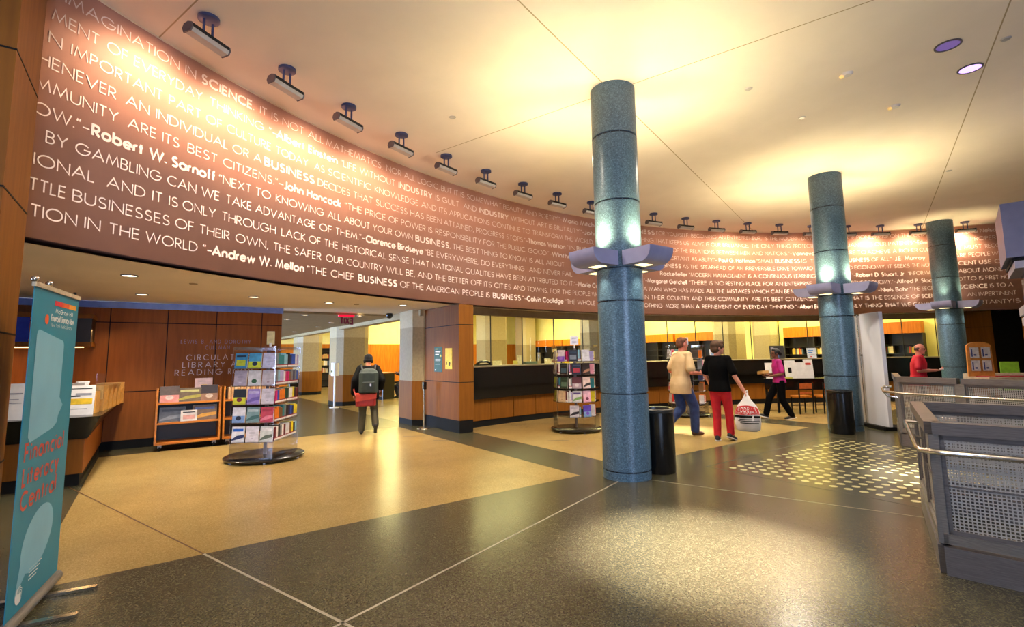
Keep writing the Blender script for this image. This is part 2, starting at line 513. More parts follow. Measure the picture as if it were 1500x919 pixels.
# wood pier at the left edge
mb = MB().box(-5.19, -4.43, -1.75, -.84, .1, ZC)
mb.box(-5.18, -4.44, -1.74, -.85, 0, .1, 1)
for z in (4.6, 3.73, 2.79, 2.36 - .5, .95): mb.box(-5.193, -4.427, -1.753, -.837, z - .006, z + .006, 1)
mb.box(-4.4295, -4.427, -1.22, -1.21, .1, ZC, 1)
struct(mb.build('wall_pier', [M['wood'], M['base']]))
# wood pillar at the end of the counter
mb = MB().box(-11.3, -9.52, 5.43, 5.8, .27, 2.8)
mb.box(-11.28, -9.535, 5.445, 5.79, 0, .27, 1)
for z in (1.085, 2.35): mb.box(-11.303, -9.517, 5.427, 5.803, z - .008, z + .008, 1)
struct(mb.build('wall_pillar', [M['wood'], M['base']]))
# wood wall and dark doorway at the right end of the counter
def arcbox(mb, ta, tb, r0, r1, z0, z1, mi=0, n=6):
    for k in range(n):
        a_, b_ = ta + (tb - ta) * k / n, ta + (tb - ta) * (k + 1) / n
        q = [dpt(t, r, z) for z in (z0, z1) for r in (r0, r1) for t in (a_, b_)]
        mb.add(q, [(0, 1, 3, 2), (4, 6, 7, 5), (0, 4, 5, 1), (2, 3, 7, 6), (0, 2, 6, 4), (1, 5, 7, 3)], mi)
def tpt(x, y): return math.atan2(DY - y, DX - x)
ta, tb = tpt(-4.55, 20.4), tpt(-3.75, 21.0)
mb = MB()
arcbox(mb, ta, tb, 15.1, 15.3, .15, ZB + .02); arcbox(mb, ta, tb, 15.11, 15.3, 0, .15, 1)
arcbox(mb, ta, tb, 15.095, 15.3, 2.3, 2.312, 1)
struct(mb.build('wall_right_end', [M['wood'], M['base']]))
mb = MB()
arcbox(mb, tb, R(-80), 15.6, 15.7, 0, ZB + .02, 1)
for u in (.05, .085, .12): arcbox(mb, tb - u, tb - u - .012, 15.1, 15.2, 0, ZB, 0, 1)
arcbox(mb, tb, R(-80), 15.12, 15.6, ZB, ZB + .02, 1)
struct(mb.build('door_1', [M['wood'], M['base']]))

# octagonal stone columns along the left passage and in the reading room
def oct_column(n, x0, x1, y0, y1, top, wood=True):
    b = .2
    p = [(x0 + b, y0), (x1 - b, y0), (x1, y0 + b), (x1, y1 - b), (x1 - b, y1), (x0 + b, y1), (x0, y1 - b), (x0, y0 + b)]
    g = lambda e: [((x - (x0 + x1) / 2) * (1 - e) + (x0 + x1) / 2, (y - (y0 + y1) / 2) * (1 - e) + (y0 + y1) / 2) for x, y in p]
    mb = MB().prism(p, 1.07, 2.385, 0).prism(g(-.004), 2.385, top, 1)
    mb.prism(g(-.02), .14, 1.07, 2).prism(g(-.005), 0, .14, 3)
    return struct(mb.build('column_stone', [M['conc'], M['concl'], M['wood'], M['base']]))
oct_column(1, -12.38, -11.2, 5.19, 6.3, 2.82)
oct_column(2, -18.9, -17.7, 5.25, 6.4, 2.8)
oct_column(3, -25.4, -24.2, 5.4, 6.5, 2.8)
oct_column(4, -20.3, -19.1, 12.4, 13.6, 4.65)
oct_column(5, -28.9, -27.7, 21.0, 22.2, 4.65)
oct_column(6, -12.6, -11.75, 11.8, 12.7, 4.65)
oct_column(7, -11.9, -10.9, 18.7, 19.8, 4.65)
oct_column(8, -12.0, -10.9, 22.0, 22.5, 4.65)
# ------------------------------------------------------------------ lettering: a geometric single-stroke alphabet
def arc(cx, cy, rx, ry, a0, a1):
    n = max(4, int(abs(a1 - a0) / 20))
    return [(cx + rx * math.cos(R(a0 + (a1 - a0) * i / n)), cy + ry * math.sin(R(a0 + (a1 - a0) * i / n))) for i in range(n + 1)]
_O = lambda cx, cy, rx, ry: arc(cx, cy, rx, ry, 90, 450)
GL = {
 'A': (.86, [[(0, 0), (.43, 1), (.86, 0)], [(.15, .35), (.71, .35)]]),
 'B': (.52, [[(0, 0), (0, 1), (.24, 1)] + arc(.24, .76, .24, .24, 90, -90) + [(0, .52)], [(.24, .52)] + arc(.26, .26, .26, .26, 90, -90) + [(0, 0)]]),
 'C': (.84, [arc(.5, .5, .5, .5, 47, 313)]),
 'D': (.74, [[(0, 0), (0, 1), (.24, 1)] + arc(.24, .5, .5, .5, 90, -90) + [(0, 0)]]),
 'E': (.46, [[(.46, 1), (0, 1), (0, 0), (.46, 0)], [(0, .52), (.43, .52)]]),
 'F': (.44, [[(.44, 1), (0, 1), (0, 0)], [(0, .52), (.41, .52)]]),
 'G': (1.0, [arc(.5, .5, .5, .5, 42, 360) + [(.56, .5)]]),
 'H': (.66, [[(0, 0), (0, 1)], [(.66, 0), (.66, 1)], [(0, .52), (.66, .52)]]),
 'I': (0, [[(0, 0), (0, 1)]]),
 'J': (.3, [[(.3, 1), (.3, .17)] + arc(.14, .17, .16, .17, 0, -150)]),
 'K': (.56, [[(0, 0), (0, 1)], [(.53, 1), (.02, .5), (.57, 0)]]),
 'L': (.4, [[(0, 1), (0, 0), (.4, 0)]]),
 'M': (.94, [[(0, 0), (.15, 1), (.47, .1), (.79, 1), (.94, 0)]]),
 'N': (.74, [[(0, 0), (0, 1), (.74, 0), (.74, 1)]]),
 'O': (1.0, [_O(.5, .5, .5, .5)]),
 'P': (.5, [[(0, 0), (0, 1), (.23, 1)] + arc(.23, .74, .26, .26, 90, -90) + [(0, .48)]]),
 'Q': (1.0, [_O(.5, .5, .5, .5), [(.58, .36), (.98, -.02)]]),
 'R': (.54, [[(0, 0), (0, 1), (.23, 1)] + arc(.23, .74, .26, .26, 90, -90) + [(0, .48)], [(.2, .48), (.54, 0)]]),
 'S': (.5, [arc(.25, .75, .21, .25, 35, 270)[:-1] + arc(.24, .25, .25, .25, 90, -145)]),
 'T': (.54, [[(0, 1), (.54, 1)], [(.27, 1), (.27, 0)]]),
 'U': (.64, [[(0, 1), (0, .32)] + arc(.32, .32, .32, .32, 180, 360) + [(.64, 1)]]),
 'V': (.8, [[(0, 1), (.4, 0), (.8, 1)]]),
 'W': (1.24, [[(0, 1), (.31, 0), (.62, 1), (.93, 0), (1.24, 1)]]),
 'X': (.7, [[(0, 0), (.66, 1)], [(.7, 0), (.04, 1)]]),
 'Y': (.7, [[(0, 1), (.35, .48), (.7, 1)], [(.35, .48), (.35, 0)]]),
 'Z': (.62, [[(.03, 1), (.6, 1), (0, 0), (.62, 0)]]),
 'a': (.64, [_O(.32, .32, .32, .32), [(.64, 0), (.64, .64)]]),
 'b': (.64, [_O(.32, .32, .32, .32), [(0, 0), (0, 1.06)]]),
 'c': (.5, [arc(.32, .32, .32, .32, 52, 308)]),
 'd': (.64, [_O(.32, .32, .32, .32), [(.64, 0), (.64, 1.06)]]),
 'e': (.62, [[(.01, .33), (.62, .33)] + arc(.32, .32, .32, .32, 5, 320)]),
 'f': (.28, [[(.08, 0), (.08, .86)] + arc(.22, .86, .14, .18, 180, 80), [(-.06, .62), (.26, .62)]]),
 'g': (.64, [_O(.32, .32, .32, .32), [(.64, .64), (.64, -.06)] + arc(.34, -.06, .3, .24, 0, -140)]),
 'h': (.5, [[(0, 0), (0, 1.06)], [(0, .36)] + arc(.25, .38, .25, .26, 180, 0) + [(.5, 0)]]),
 'i': (0, [[(0, 0), (0, .62)], [(0, .84), (0, .96)]]),
 'j': (.06, [[(.06, .62), (.06, -.28)], [(.06, .84), (.06, .96)]]),
 'k': (.46, [[(0, 0), (0, 1.06)], [(.42, .62), (.02, .3), (.46, 0)]]),
 'l': (0, [[(0, 0), (0, 1.06)]]),
 'm': (.86, [[(0, 0), (0, .64)], [(0, .38)] + arc(.215, .42, .215, .22, 180, 0) + [(.43, 0)], [(.43, .38)] + arc(.645, .42, .215, .22, 180, 0) + [(.86, 0)]]),
 'n': (.5, [[(0, 0), (0, .64)], [(0, .36)] + arc(.25, .38, .25, .26, 180, 0) + [(.5, 0)]]),
 'o': (.64, [_O(.32, .32, .32, .32)]),
 'p': (.64, [_O(.32, .32, .32, .32), [(0, .64), (0, -.34)]]),
 'r': (.26, [[(0, 0), (0, .64)], [(0, .36)] + arc(.22, .4, .22, .23, 180, 70)]),
 's': (.36, [arc(.18, .47, .15, .16, 40, 270)[:-1] + arc(.17, .16, .18, .16, 90, -145)]),
 't': (.3, [[(.12, 0), (.12, .92)], [(-.06, .62), (.3, .62)]]),
 'u': (.5, [[(0, .64), (0, .26)] + arc(.25, .26, .25, .26, 180, 360) + [(.5, .64)]]),
 'v': (.56, [[(0, .64), (.28, 0), (.56, .64)]]),
 'w': (.86, [[(0, .64), (.21, 0), (.43, .64), (.65, 0), (.86, .64)]]),
 'x': (.5, [[(0, 0), (.48, .64)], [(.5, 0), (.02, .64)]]),
 'y': (.56, [[(0, .64), (.29, 0)], [(.56, .64), (.16, -.34)]]),
 'z': (.44, [[(.02, .62), (.42, .62), (0, 0), (.44, 0)]]),
 '.': (.02, [[(0, 0), (.02, .1)]]), ',': (.06, [[(.06, .1), (0, -.16)]]),
 '“': (.22, [[(0, .74), (.05, .98)], [(.17, .74), (.22, .98)]]), '”': (.22, [[(0, .76), (.05, 1)], [(.17, .76), (.22, 1)]]),
 '’': (.04, [[(0, .78), (.04, 1)]]), '–': (.5, [[(0, .4), (.5, .4)]]), '-': (.26, [[(0, .4), (.26, .4)]]),
 '&': (.6, [_O(.28, .76, .2, .22), [(.2, .58), (.62, 0)], arc(.26, .28, .26, .28, 70, 340)]),
 '4': (.5, [[(.36, 0), (.36, 1), (0, .28), (.5, .28)]]),
}
def ribbon(pts, hw):
    """a polyline thickened by hw on each side, mitred at its corners"""
    closed = len(pts) > 2 and abs(pts[0][0] - pts[-1][0]) + abs(pts[0][1] - pts[-1][1]) < 1e-6
    P = [Vector(p) for p in pts]
    L_, R_ = [], []
    n = len(P)
    for i in range(n):
        a = P[i - 1] if i else (P[-2] if closed else None)
        b = P[i + 1] if i < n - 1 else (P[1] if closed else None)
        d1 = (P[i] - a).normalized() if a is not None and (P[i] - a).length > 1e-9 else None
        d2 = (b - P[i]).normalized() if b is not None and (b - P[i]).length > 1e-9 else None
        d1 = d1 or d2; d2 = d2 or d1
        n1, n2 = Vector((-d1.y, d1.x)), Vector((-d2.y, d2.x))
        t = (n1 + n2)
        t = t.normalized() if t.length > 1e-6 else n1
        k = min(2.0, 1 / max(.3, t.dot(n1)))
        L_.append(P[i] + t * hw * k); R_.append(P[i] - t * hw * k)
    return L_ + R_, [(i, i + 1, n + i + 1, n + i) for i in range(n - 1)]
def layout(text, hw_l=.06, hw_b=.125, gap=.2, space=.42):
    """strokes of a text in cap-height units: [(points, half width)], total width; *..* is bold"""
    x, out, bold, first = 0.0, [], False, True
    for ch in text:
        if ch == '*': bold = not bold; continue
        if ch == ' ': x += space; continue
        wd, st = GL[ch]
        g = gap + (.05 if bold else 0)
        if not first: x += g / 2
        for p in st:
            out.append(([(x + q[0], q[1]) for q in p], hw_b if bold else hw_l))
        x += wd + g / 2
        first = False
    return out, x - gap / 2
def write(mb, text, x0, x1, z0, cap, place, mi=0, **kw):
    """set text between x0 and x1 (x1 None: natural width); place(u, v) -> 3D point"""
    st, wd = layout(text, **kw)
    k = cap if x1 is None else (x1 - x0) / wd
    for p, hw in st:
        vs, fs = ribbon([(q[0] * k / cap, q[1]) for q in p], hw)
        mb.add([place(x0 + v.x * cap, z0 + v.y * cap) for v in vs], fs, mi)
    return x0 + wd * k
ROWS=[
(5.247,[(-10.65,-10.58,"S"),(-10.43,-8.09,"IMAGINATION IN *SCIENCE*."),(-7.98,-6.79,"IT IS NOT ALL"),(-6.72,-5.43,"MATHEMATICS,"),(-5.32,-3.89,"NOR ALL LOGIC,"),(-3.83,-1.96,"BUT IT IS SOMEWHAT"),(-1.88,0.16,"BEAUTY AND POETRY.”–"),(0.19,1.50,"*Maria Mitchell*"),(2.44,3.54,"*BUSINESS*"),(3.62,4.82,"FOR YOURSELF,"),(4.91,7.42,"BECOMING AN ENTREPRENEUR,"),(7.55,9.14,"IS THE MODERN-DAY"),(9.23,10.21,"EQUIVALENT"),(10.28,11.50,"OF PIONEERING"),(11.58,12.55,"ON THE OLD"),(13.43,14.50,"”–*Paula Nelson*")]),
(4.999,[(-10.53,-10.10,"MENT"),(-10.01,-8.87,"OF EVERYDAY"),(-8.76,-7.68,"THINKING “–"),(-7.68,-6.48,"*Albert Einstein*"),(-6.40,-5.11,"“LIFE WITHOUT"),(-5.00,-4.09,"*INDUSTRY*"),(-3.99,-2.77,"IS GUILT  AND"),(-2.67,-1.73,"*INDUSTRY*"),(-1.64,-0.83,"WITHOUT"),(-0.74,0.94,"ART IS BRUTALITY.”–"),(0.95,2.10,"*John Ruskin*"),(2.35,3.49,"EVERYTHING"),(3.58,4.80,"THAT KEEPS US"),(4.91,6.95,"ALIVE IS OUR BRILLIANCE."),(7.06,8.41,"THE ONLY THING"),(8.50,9.38,"PROTECTING"),(9.49,9.85,"OUR"),(9.93,10.84,"BRILLIANCE"),(10.93,12.19,"IS OUR PATENTS"),(12.24,12.97,"”–*Edwin Land*"),(13.34,14.38,"“THE PROPER")]),
(4.751,[(-10.54,-10.43,"N"),(-10.34,-9.38,"IMPORTANT"),(-9.29,-7.78,"PART OF CULTURE"),(-7.68,-6.75,"TODAY  AS"),(-6.66,-5.70,"SCIENTIFIC"),(-5.60,-4.48,"KNOWLEDGE"),(-4.39,-3.67,"AND ITS"),(-3.59,-2.35,"APPLICATIONS"),(-2.26,-1.00,"CONTINUE TO"),(-0.91,1.26,"TRANSFORM THE WORLD,"),(2.94,3.45,"EVERY"),(3.53,4.74,"ASPECT OF THE"),(4.84,5.71,"RELATIONS"),(5.81,6.98,"BETWEEN MEN"),(7.07,8.35,"AND NATIONS.”"),(8.37,9.65,"–*Vannevar Bush*"),(10.17,10.80,"ARE TO"),(10.86,12.31,"ACHIEVE A RICHER"),(12.37,12.95,"CULTURE"),(13.22,14.01,"WE MUST"),(14.10,14.86,"RECOGNIZE")]),
(4.503,[(-10.61,-9.89,"HENEVER"),(-9.78,-8.47,"AN INDIVIDUAL"),(-8.39,-7.93,"OR A"),(-7.87,-6.95,"*BUSINESS*"),(-6.87,-5.66,"DECIDES THAT"),(-5.57,-4.78,"SUCCESS"),(-4.69,-3.83,"HAS BEEN"),(-3.75,-1.88,"ATTAINED, PROGRESS"),(-1.79,-1.08,"STOPS.”–"),(-1.06,0.22,"*Thomas Watson*"),(0.31,0.58,"“IN"),(0.65,1.57,"*BUSINESS*,"),(3.82,4.79,"IMPORTANT"),(4.87,5.79,"AS ABILITY.”–"),(5.87,7.14,"*Paul G. Hoffman*"),(7.21,7.79,"“SMALL"),(7.85,8.68,"*BUSINESS*"),(8.75,9.45,"IS THE"),(10.17,10.88,"*BUSINESS*"),(10.96,11.63,"OF ALL.”–"),(11.65,12.50,"*J.E. Murray*"),(13.31,14.19,"ARE PEOPLE"),(14.24,14.65,"WHO")]),
(4.255,[(-10.62,-9.85,"MMUNITY"),(-9.74,-9.14,"ARE ITS"),(-9.02,-7.53,"BEST CITIZENS.”–"),(-7.51,-6.38,"*John Hancock*"),(-6.29,-5.34,"“THE PRICE"),(-5.25,-4.09,"OF POWER IS"),(-3.99,-2.62,"RESPONSIBILITY"),(-2.54,-1.18,"FOR THE PUBLIC"),(-1.07,-0.26,"GOOD.”–"),(-0.24,0.64,"*Winthrop*"),(3.55,4.46,"*BUSINESS*"),(4.53,5.08,"AS THE"),(5.20,6.09,"SPEARHEAD"),(6.19,6.70,"OF AN"),(6.80,7.82,"IRREVERSIBLE"),(7.90,9.26,"DRIVE TOWARD A"),(9.78,10.36,"FREED"),(10.42,12.04,"ECONOMY. IT SEEKS"),(12.12,12.72,"THE MOST"),(13.09,13.83,"EFFICIENT"),(13.90,14.53,"USE OF")]),
(4.007,[(-10.61,-10.12,"OW.”–"),(-10.09,-8.63,"*Robert W. Sarnoff*"),(-8.57,-7.75,"“NEXT TO"),(-7.65,-6.74,"KNOWING"),(-6.65,-5.72,"ALL ABOUT"),(-5.64,-4.63,"YOUR OWN"),(-4.54,-3.57,"*BUSINESS*,"),(-3.49,-2.70,"THE BEST"),(-2.62,-1.14,"THING TO KNOW"),(-1.03,0.17,"IS ALL ABOUT"),(3.69,4.68,"*Rockefeller*"),(4.75,5.54,"“MODERN"),(5.63,6.79,"MANAGEMENT"),(6.88,8.36,"IS A CONTINUOUS"),(8.45,9.15,"LEARNING"),(10.32,11.86,"”–*Robert D. Stuart, Jr*"),(11.98,12.96,"“INFORMATION"),(13.35,14.56,"ABOUT MONEY")]),
(3.759,[(-10.49,-10.31,"BY"),(-10.23,-9.33,"GAMBLING"),(-9.25,-8.56,"CAN WE"),(-8.45,-6.91,"TAKE ADVANTAGE"),(-6.81,-5.81,"OF THEM.”–"),(-5.79,-4.35,"*Clarence Birdseye*"),(-4.28,-2.73,"“BE EVERYWHERE,"),(-2.62,-1.22,"DO EVERYTHING"),(-1.05,0.45,"AND NEVER FAIL"),(3.07,4.65,"”–*Margaret Getchell*"),(4.74,5.99,"“THERE IS NO"),(6.06,7.29,"RESTING PLACE"),(7.38,8.04,"FOR AN"),(8.13,9.01,"ENTERPRISE"),(9.74,11.60,"COMPETITIVE ECONOMY.”–"),(11.64,12.71,"*Alfred P. Sloan*"),(13.15,13.95,"MOTTO IS"),(14.02,14.93,"FIRST HONEST")]),
(3.511,[(-10.57,-10.04,"IONAL"),(-9.91,-9.11,"AND IT IS"),(-9.04,-8.60,"ONLY"),(-8.50,-7.64,"THROUGH"),(-7.53,-6.43,"LACK OF THE"),(-6.32,-5.31,"HISTORICAL"),(-5.23,-4.18,"SENSE THAT"),(-4.08,-3.20,"NATIONAL"),(-3.11,-2.23,"QUALITIES"),(-2.15,-1.18,"HAVE BEEN"),(-1.08,0.64,"ATTRIBUTED TO IT.”–"),(0.66,1.57,"*Marie Curie*"),(3.04,3.68,"A MAN"),(3.78,4.68,"WHO HAS"),(4.76,5.99,"MADE ALL THE"),(6.09,7.55,"MISTAKES WHICH"),(7.63,8.25,"CAN BE"),(8.30,8.79,"MADE"),(11.06,11.93,"–*Niels Bohr*"),(11.99,12.80,"“THE SECRET"),(13.34,14.03,"*SCIENCE*"),(14.10,14.65,"IS TO A")]),
(3.263,[(-10.59,-10.29,"TTLE"),(-10.22,-9.20,"BUSINESSES"),(-9.12,-8.38,"OF THEIR"),(-8.28,-7.76,"OWN,"),(-7.66,-6.77,"THE SAFER"),(-6.66,-5.39,"OUR COUNTRY"),(-5.29,-4.57,"WILL BE,"),(-4.48,-3.71,"AND THE"),(-3.62,-2.62,"BETTER OFF"),(-2.54,-1.68,"ITS CITIES"),(-1.59,-0.43,"AND TOWNS,"),(-0.34,1.07,"FOR THE PEOPLE"),(1.14,1.46,"WHO"),(3.06,3.79,"IN THEIR"),(3.89,5.16,"COUNTRY AND"),(5.26,6.82,"THEIR COMMUNITY"),(6.93,8.02,"ARE ITS BEST"),(8.11,9.00,"CITIZENS."),(10.02,11.16,"WHAT IS THE"),(11.24,12.23,"ESSENCE OF"),(12.30,12.81,"*SCIENCE*"),(13.51,14.70,"AN IMPERTINENT")]),
(3.015,[(-10.56,-10.17,"TION"),(-10.09,-9.54,"IN THE"),(-9.46,-8.62,"WORLD ”–"),(-8.61,-7.10,"*Andrew W. Mellon*"),(-7.03,-6.06,"“THE CHIEF"),(-5.95,-5.03,"*BUSINESS*"),(-4.94,-3.31,"OF THE AMERICAN"),(-3.20,-2.37,"PEOPLE IS"),(-2.26,-1.15,"*BUSINESS*.”–"),(-1.14,0.10,"*Calvin Coolidge*"),(0.18,1.25,"“THE WHOLE"),(2.92,3.70,"NOTHING"),(3.83,5.05,"MORE THAN A"),(5.17,6.54,"REFINEMENT OF"),(6.63,7.46,"EVERYDAY"),(7.55,8.55,"THINKING.”–"),(8.57,9.53,"*Albert Einstein*"),(10.06,11.14,"ONLY THING"),(11.22,11.96,"THAT WE"),(12.04,12.68,"CAN PAY"),(13.57,14.57,"CERTAINTY"),(14.62,14.77,"IS")])]
mb = MB()
for z, L in ROWS:
    for s0, s1, t in L:
        write(mb, t, s0, s1, z, .112, lambda u, v: dpt(-u / DR, DR - .006, v))
struct(mb.build('wall_lettering', M['letter'], wallc))
# ------------------------------------------------------------------ granite columns with wing lamps
def granite_column(x, y, label, up, cone=150):
    r = .32
    t = thing('granite_column', label, 'column', (x, y, 0), 0, 'round granite columns of the hall')
    cuts = [0, .11, 1.12, 2.37, 2.82, 3.78, 4.75, ZC]
    prof = []
    for a, b in zip(cuts, cuts[1:]):
        prof += [(r, a + (.015 if a else 0)), (r, b - (.015 if b < ZC else 0))]
        if b < ZC: prof += [(r - .012, b - .015), (r - .012, b + .015)]
    o = MB().lathe(prof, 64).build('shaft', M['granite'], t)
    sm(o, 30)
    mb = MB()
    for c in cuts[1:-1]:
        mb.lathe([(r - .0115, c - .0075), (r - .0115, c + .0075)], 48)
    mb.build('joint_rings', M['grove'], t)
    for k in range(4):
        an = k * PI / 2
        T = Matrix.Rotation(an, 4, 'Z')
        # side profile of a wing: flat top, underside swept up at the outer end
        prof = [(.27, 2.84), (.27, 3.04), (.74, 3.04), (.74, 3.02)] + [(.74 - .17 * (1 - math.cos(q * PI / 12)), 3.02 - .18 * math.sin(q * PI / 12)) for q in range(1, 7)]
        mb = MB()
        n = len(prof)
        vs = [T @ Vector((px, s * .235, pz)) for s in (-1, 1) for px, pz in prof]
        mb.add(vs, [tuple(range(n)), tuple(range(n, 2 * n))[::-1]] + [(i, n + i, n + (i + 1) % n, (i + 1) % n) for i in range(n)])
        wg = sm(mb.build('lamp_wing', M['lav'], t), 35)
        MB().box(.36, .5, -.1, .1, 2.834, 2.839, T=T).build('downlight_lens', M['lampy'], wg)
        MB().box(.36, .62, -.14, .14, 3.0405, 3.046, T=T).build('uplight_lens', M['lampy'], wg)
        d = Vector((math.cos(an), math.sin(an), 0))
        p = Vector((x, y, 3.08)) + d * .47
        light('SPOT', 'wing_uplight', p, 170 if cone > 100 else 90, (1, .80, .40), p + Vector((-d.x * .1, -d.y * .1, 1)), spot_size=R(cone), spot_blend=1, shadow_soft_size=.07)
        p = Vector((x, y, 3.08)) + d * .6
        light('SPOT', 'wing_wide_uplight', p, up, (1, .90, .76), p + d * 1.1 + Vector((0, 0, 1)), spot_size=R(140), spot_blend=.9, shadow_soft_size=.07)
        p = Vector((x, y, 2.82)) + d * .44
        light('SPOT', 'wing_downlight', p, 26, (1, .9, .66), p - Vector((0, 0, 1)), spot_size=R(95), spot_blend=.9, shadow_soft_size=.06)
    return t
granite_column(-4.73, 5.3, 'nearest and tallest-looking blue grey granite column in the middle of the hall', 42)
granite_column(-4.56, 11.9, 'middle granite column, in front of the tall white panel', 36)
granite_column(-4.35, 19.25, 'farthest granite column, behind the person in the red shirt', 9, 76)

# ------------------------------------------------------------------ wall washers on the ceiling along the text wall
def washer(i, x, y, e):
    t = math.atan2(DY - y, DX - x)
    # local +X runs along the wall to the right, local +Y towards the wall
    rz = math.atan2(math.cos(t), -math.sin(t))
    ordn = ['nearest', 'second', 'third', 'fourth', 'fifth', 'sixth', 'seventh', 'eighth', 'ninth', 'tenth', 'eleventh', 'twelfth', 'thirteenth', 'fourteenth', 'fifteenth', 'sixteenth', 'seventeenth', 'eighteenth', 'last'][i]
    extra = {8: ', just left of the nearest column', 9: ', just right of the nearest column', 14: ', left of the middle column', 17: ', left of the farthest column', 18: ', right of the farthest column'}.get(i, '')
    th = thing('wall_washer', ordn + ' wall washer from the left along the text wall' + extra, 'ceiling light', (x, y, ZC), rz, 'wall washers along the text wall')
    sm(MB().lathe([(.001, 0), (.11, 0), (.11, -.035), (.09, -.045), (.001, -.045)], 24).build('canopy', M['pipeb'], th))
    for s in (-.055, .055):
        MB().cyl((s, 0, -.04), (s, 0, -.21), .014).build('stem', M['pipeb'], th)
    # trough: rounded back, open to the wall
    pr = [(-.06, 0), (-.05, .045), (0, .06), (.05, .045), (.07, 0), (.05, -.05), (-.04, -.04)]
    mb = MB()
    n = len(pr)
    vs = [(sx, q[0], q[1] - .27) for sx in (-.235, .235) for q in pr]
    mb.add(vs, [tuple(range(n))[::-1], tuple(range(n, 2 * n))] + [(i_, (i_ + 1) % n, n + (i_ + 1) % n, n + i_) for i_ in range(n)])
    hb = mb.build('housing', M['diff'], th)
    for sx in (-.248, .235): MB().prism([(q[0] * 1.12, q[1] * 1.12) for q in pr], 0, .015, T=Matrix.Translation((sx, 0, -.27)) @ Matrix(((0, 0, 1, 0), (1, 0, 0, 0), (0, 1, 0, 0), (0, 0, 0, 1)))).build('end_cap', M['pipe'], hb)
    MB().box(-.235, .235, -.06, -.045, -.265, -.225).build('top_rail', M['grove'], hb)
    if e:
        nrm = Vector((-math.cos(t), -math.sin(t), 0))
        p = Vector((x, y, ZC - .27)) + nrm * .13
        light('SPOT', 'washer_lamp', p, e, (1, .68, .42), p + nrm * .8 + Vector((0, 0, -.88)), spot_size=R(130), spot_blend=.8, shadow_soft_size=.1)
WS = [(-6.21, .32), (-6.78, 1.26), (-7.31, 2.25), (-7.78, 3.31), (-8.16, 4.39), (-8.4, 5.45), (-8.6, 6.57), (-8.7, 7.67), (-8.73, 8.84), (-8.54, 11.05), (-8.33, 12.2), (-8.02, 13.25), (-7.65, 14.3), (-7.2, 15.29), (-6.72, 16.3), (-6.13, 17.32), (-5.52, 18.16), (-4.79, 19.0), (-3.89, 19.9)]
WE = [150, 165, 160, 130, 50, 30, 20, 18, 16, 16, 18, 70, 220, 100, 90, 100, 190, 110, 230]
for i, ((x, y), e) in enumerate(zip(WS, WE)):
    washer(i, x, y, e)
# recessed lamps, detectors and sprinkler caps in the ceilings
def recessed(x, y, z, r, mat, label, group=None, lit=None):
    t = thing('recessed_lamp', label, 'ceiling light', (x, y, z), 0, group)
    sm(MB().lathe([(r, -.001), (r, -.012), (r * .86, -.014), (r * .86, -.001)], 28).build('trim_ring', M['pipe'], t))
    MB().lathe([(.001, -.004), (r * .87, -.004)], 28).build('reflector', mat, t)
    if lit: light('SPOT', 'recessed_lamp_light', (x, y, z - .03), lit, CREAM, (x, y, 0), spot_size=R(110), spot_blend=.8, shadow_soft_size=.06)
recessed(-1.53, 8.02, ZC, .14, M['lampd'], 'unlit violet recessed lamp nearer the camera at upper right')
recessed(-1.51, 8.96, ZC, .14, M['lampv'], 'lit violet recessed lamp beside the ceiling joint at upper right')

for x, y, lb in ((-8.43, -.31, 'recessed lamp in the low ceiling nearest the teal banner'), (-10.72, -.2, 'recessed lamp in the low ceiling above the service desk'),
                 (-10.26, 1.48, 'recessed lamp in the low ceiling above the book carts'), (-10.63, 2.95, 'recessed lamp in the low ceiling right of the wood wall'),
                 (-10.39, 4.49, 'recessed lamp in the low ceiling before the pale stone column')):
    recessed(x, y, ZB, .1, M['lamp'], lb, 'recessed lamps in the low ceiling', 290)
for x, y, lb in ((-13.3, 3.1, 'passage ceiling lamp nearest the end of the wood wall'), (-14.9, 3.0, 'second passage ceiling lamp along the wood wall side'), (-12.98, 4.4, 'passage ceiling lamp right of the exit sign'),
                 (-15.9, 4.5, 'passage ceiling lamp below the exit sign'), (-18.2, 4.7, 'passage ceiling lamp before the second stone column'), (-21.8, 4.7, 'farthest passage ceiling lamp')):
    recessed(x, y, ZB - .051, .09, M['lamp'], lb, 'recessed lamps in the passage ceiling', 40)
for x, y, lb in ((-2.54, 7.68, 'small white ceiling sensor nearer the camera, right of the nearest column'), (-2.49, 9.36, 'small white ceiling sensor farther back, right of the nearest column')):
    t = thing('ceiling_sensor', lb, 'sensor', (x, y, ZC))
    sm(MB().lathe([(.001, -.03), (.05, -.03), (.075, 0)], 20).build('cap', M['white'], t))
    sm(MB().ell((-.06, -.03, -.03), (.03, .03, .025)).build('pilot_lamp', emit_mat('amber_lamp', (255, 206, 130), .5), t))
for x, y, lb in ((-1.07, 8.46, 'pale round cap on the ceiling right of the violet lamps'), (-3.54, 6.91, 'small round sprinkler cap right of the nearest column top'),
                 (-3.52, 8.53, 'small round sprinkler cap left of the middle column top'), (-6.74, 3.74, 'small round sprinkler cap over the left wall washers'),
                 (-2.86, 13.83, 'small round cap on the ceiling near the farthest column')):
    tag(sm(MB().lathe([(.001, -.012), (.045, -.012), (.055, 0)], 18).build('sprinkler_cap', M['diff'], loc=(x, y, ZC))), lb, 'sprinkler cap')
for x, y, lb in ((-8.9, .45, 'small cap in the low ceiling by the teal banner'), (-10.7, 3.55, 'small cap in the low ceiling left of the pale stone column')):
    tag(sm(MB().lathe([(.001, -.012), (.05, -.012), (.06, 0)], 18).build('sprinkler_cap', M['conc'], loc=(x, y, ZB))), lb, 'sprinkler cap')
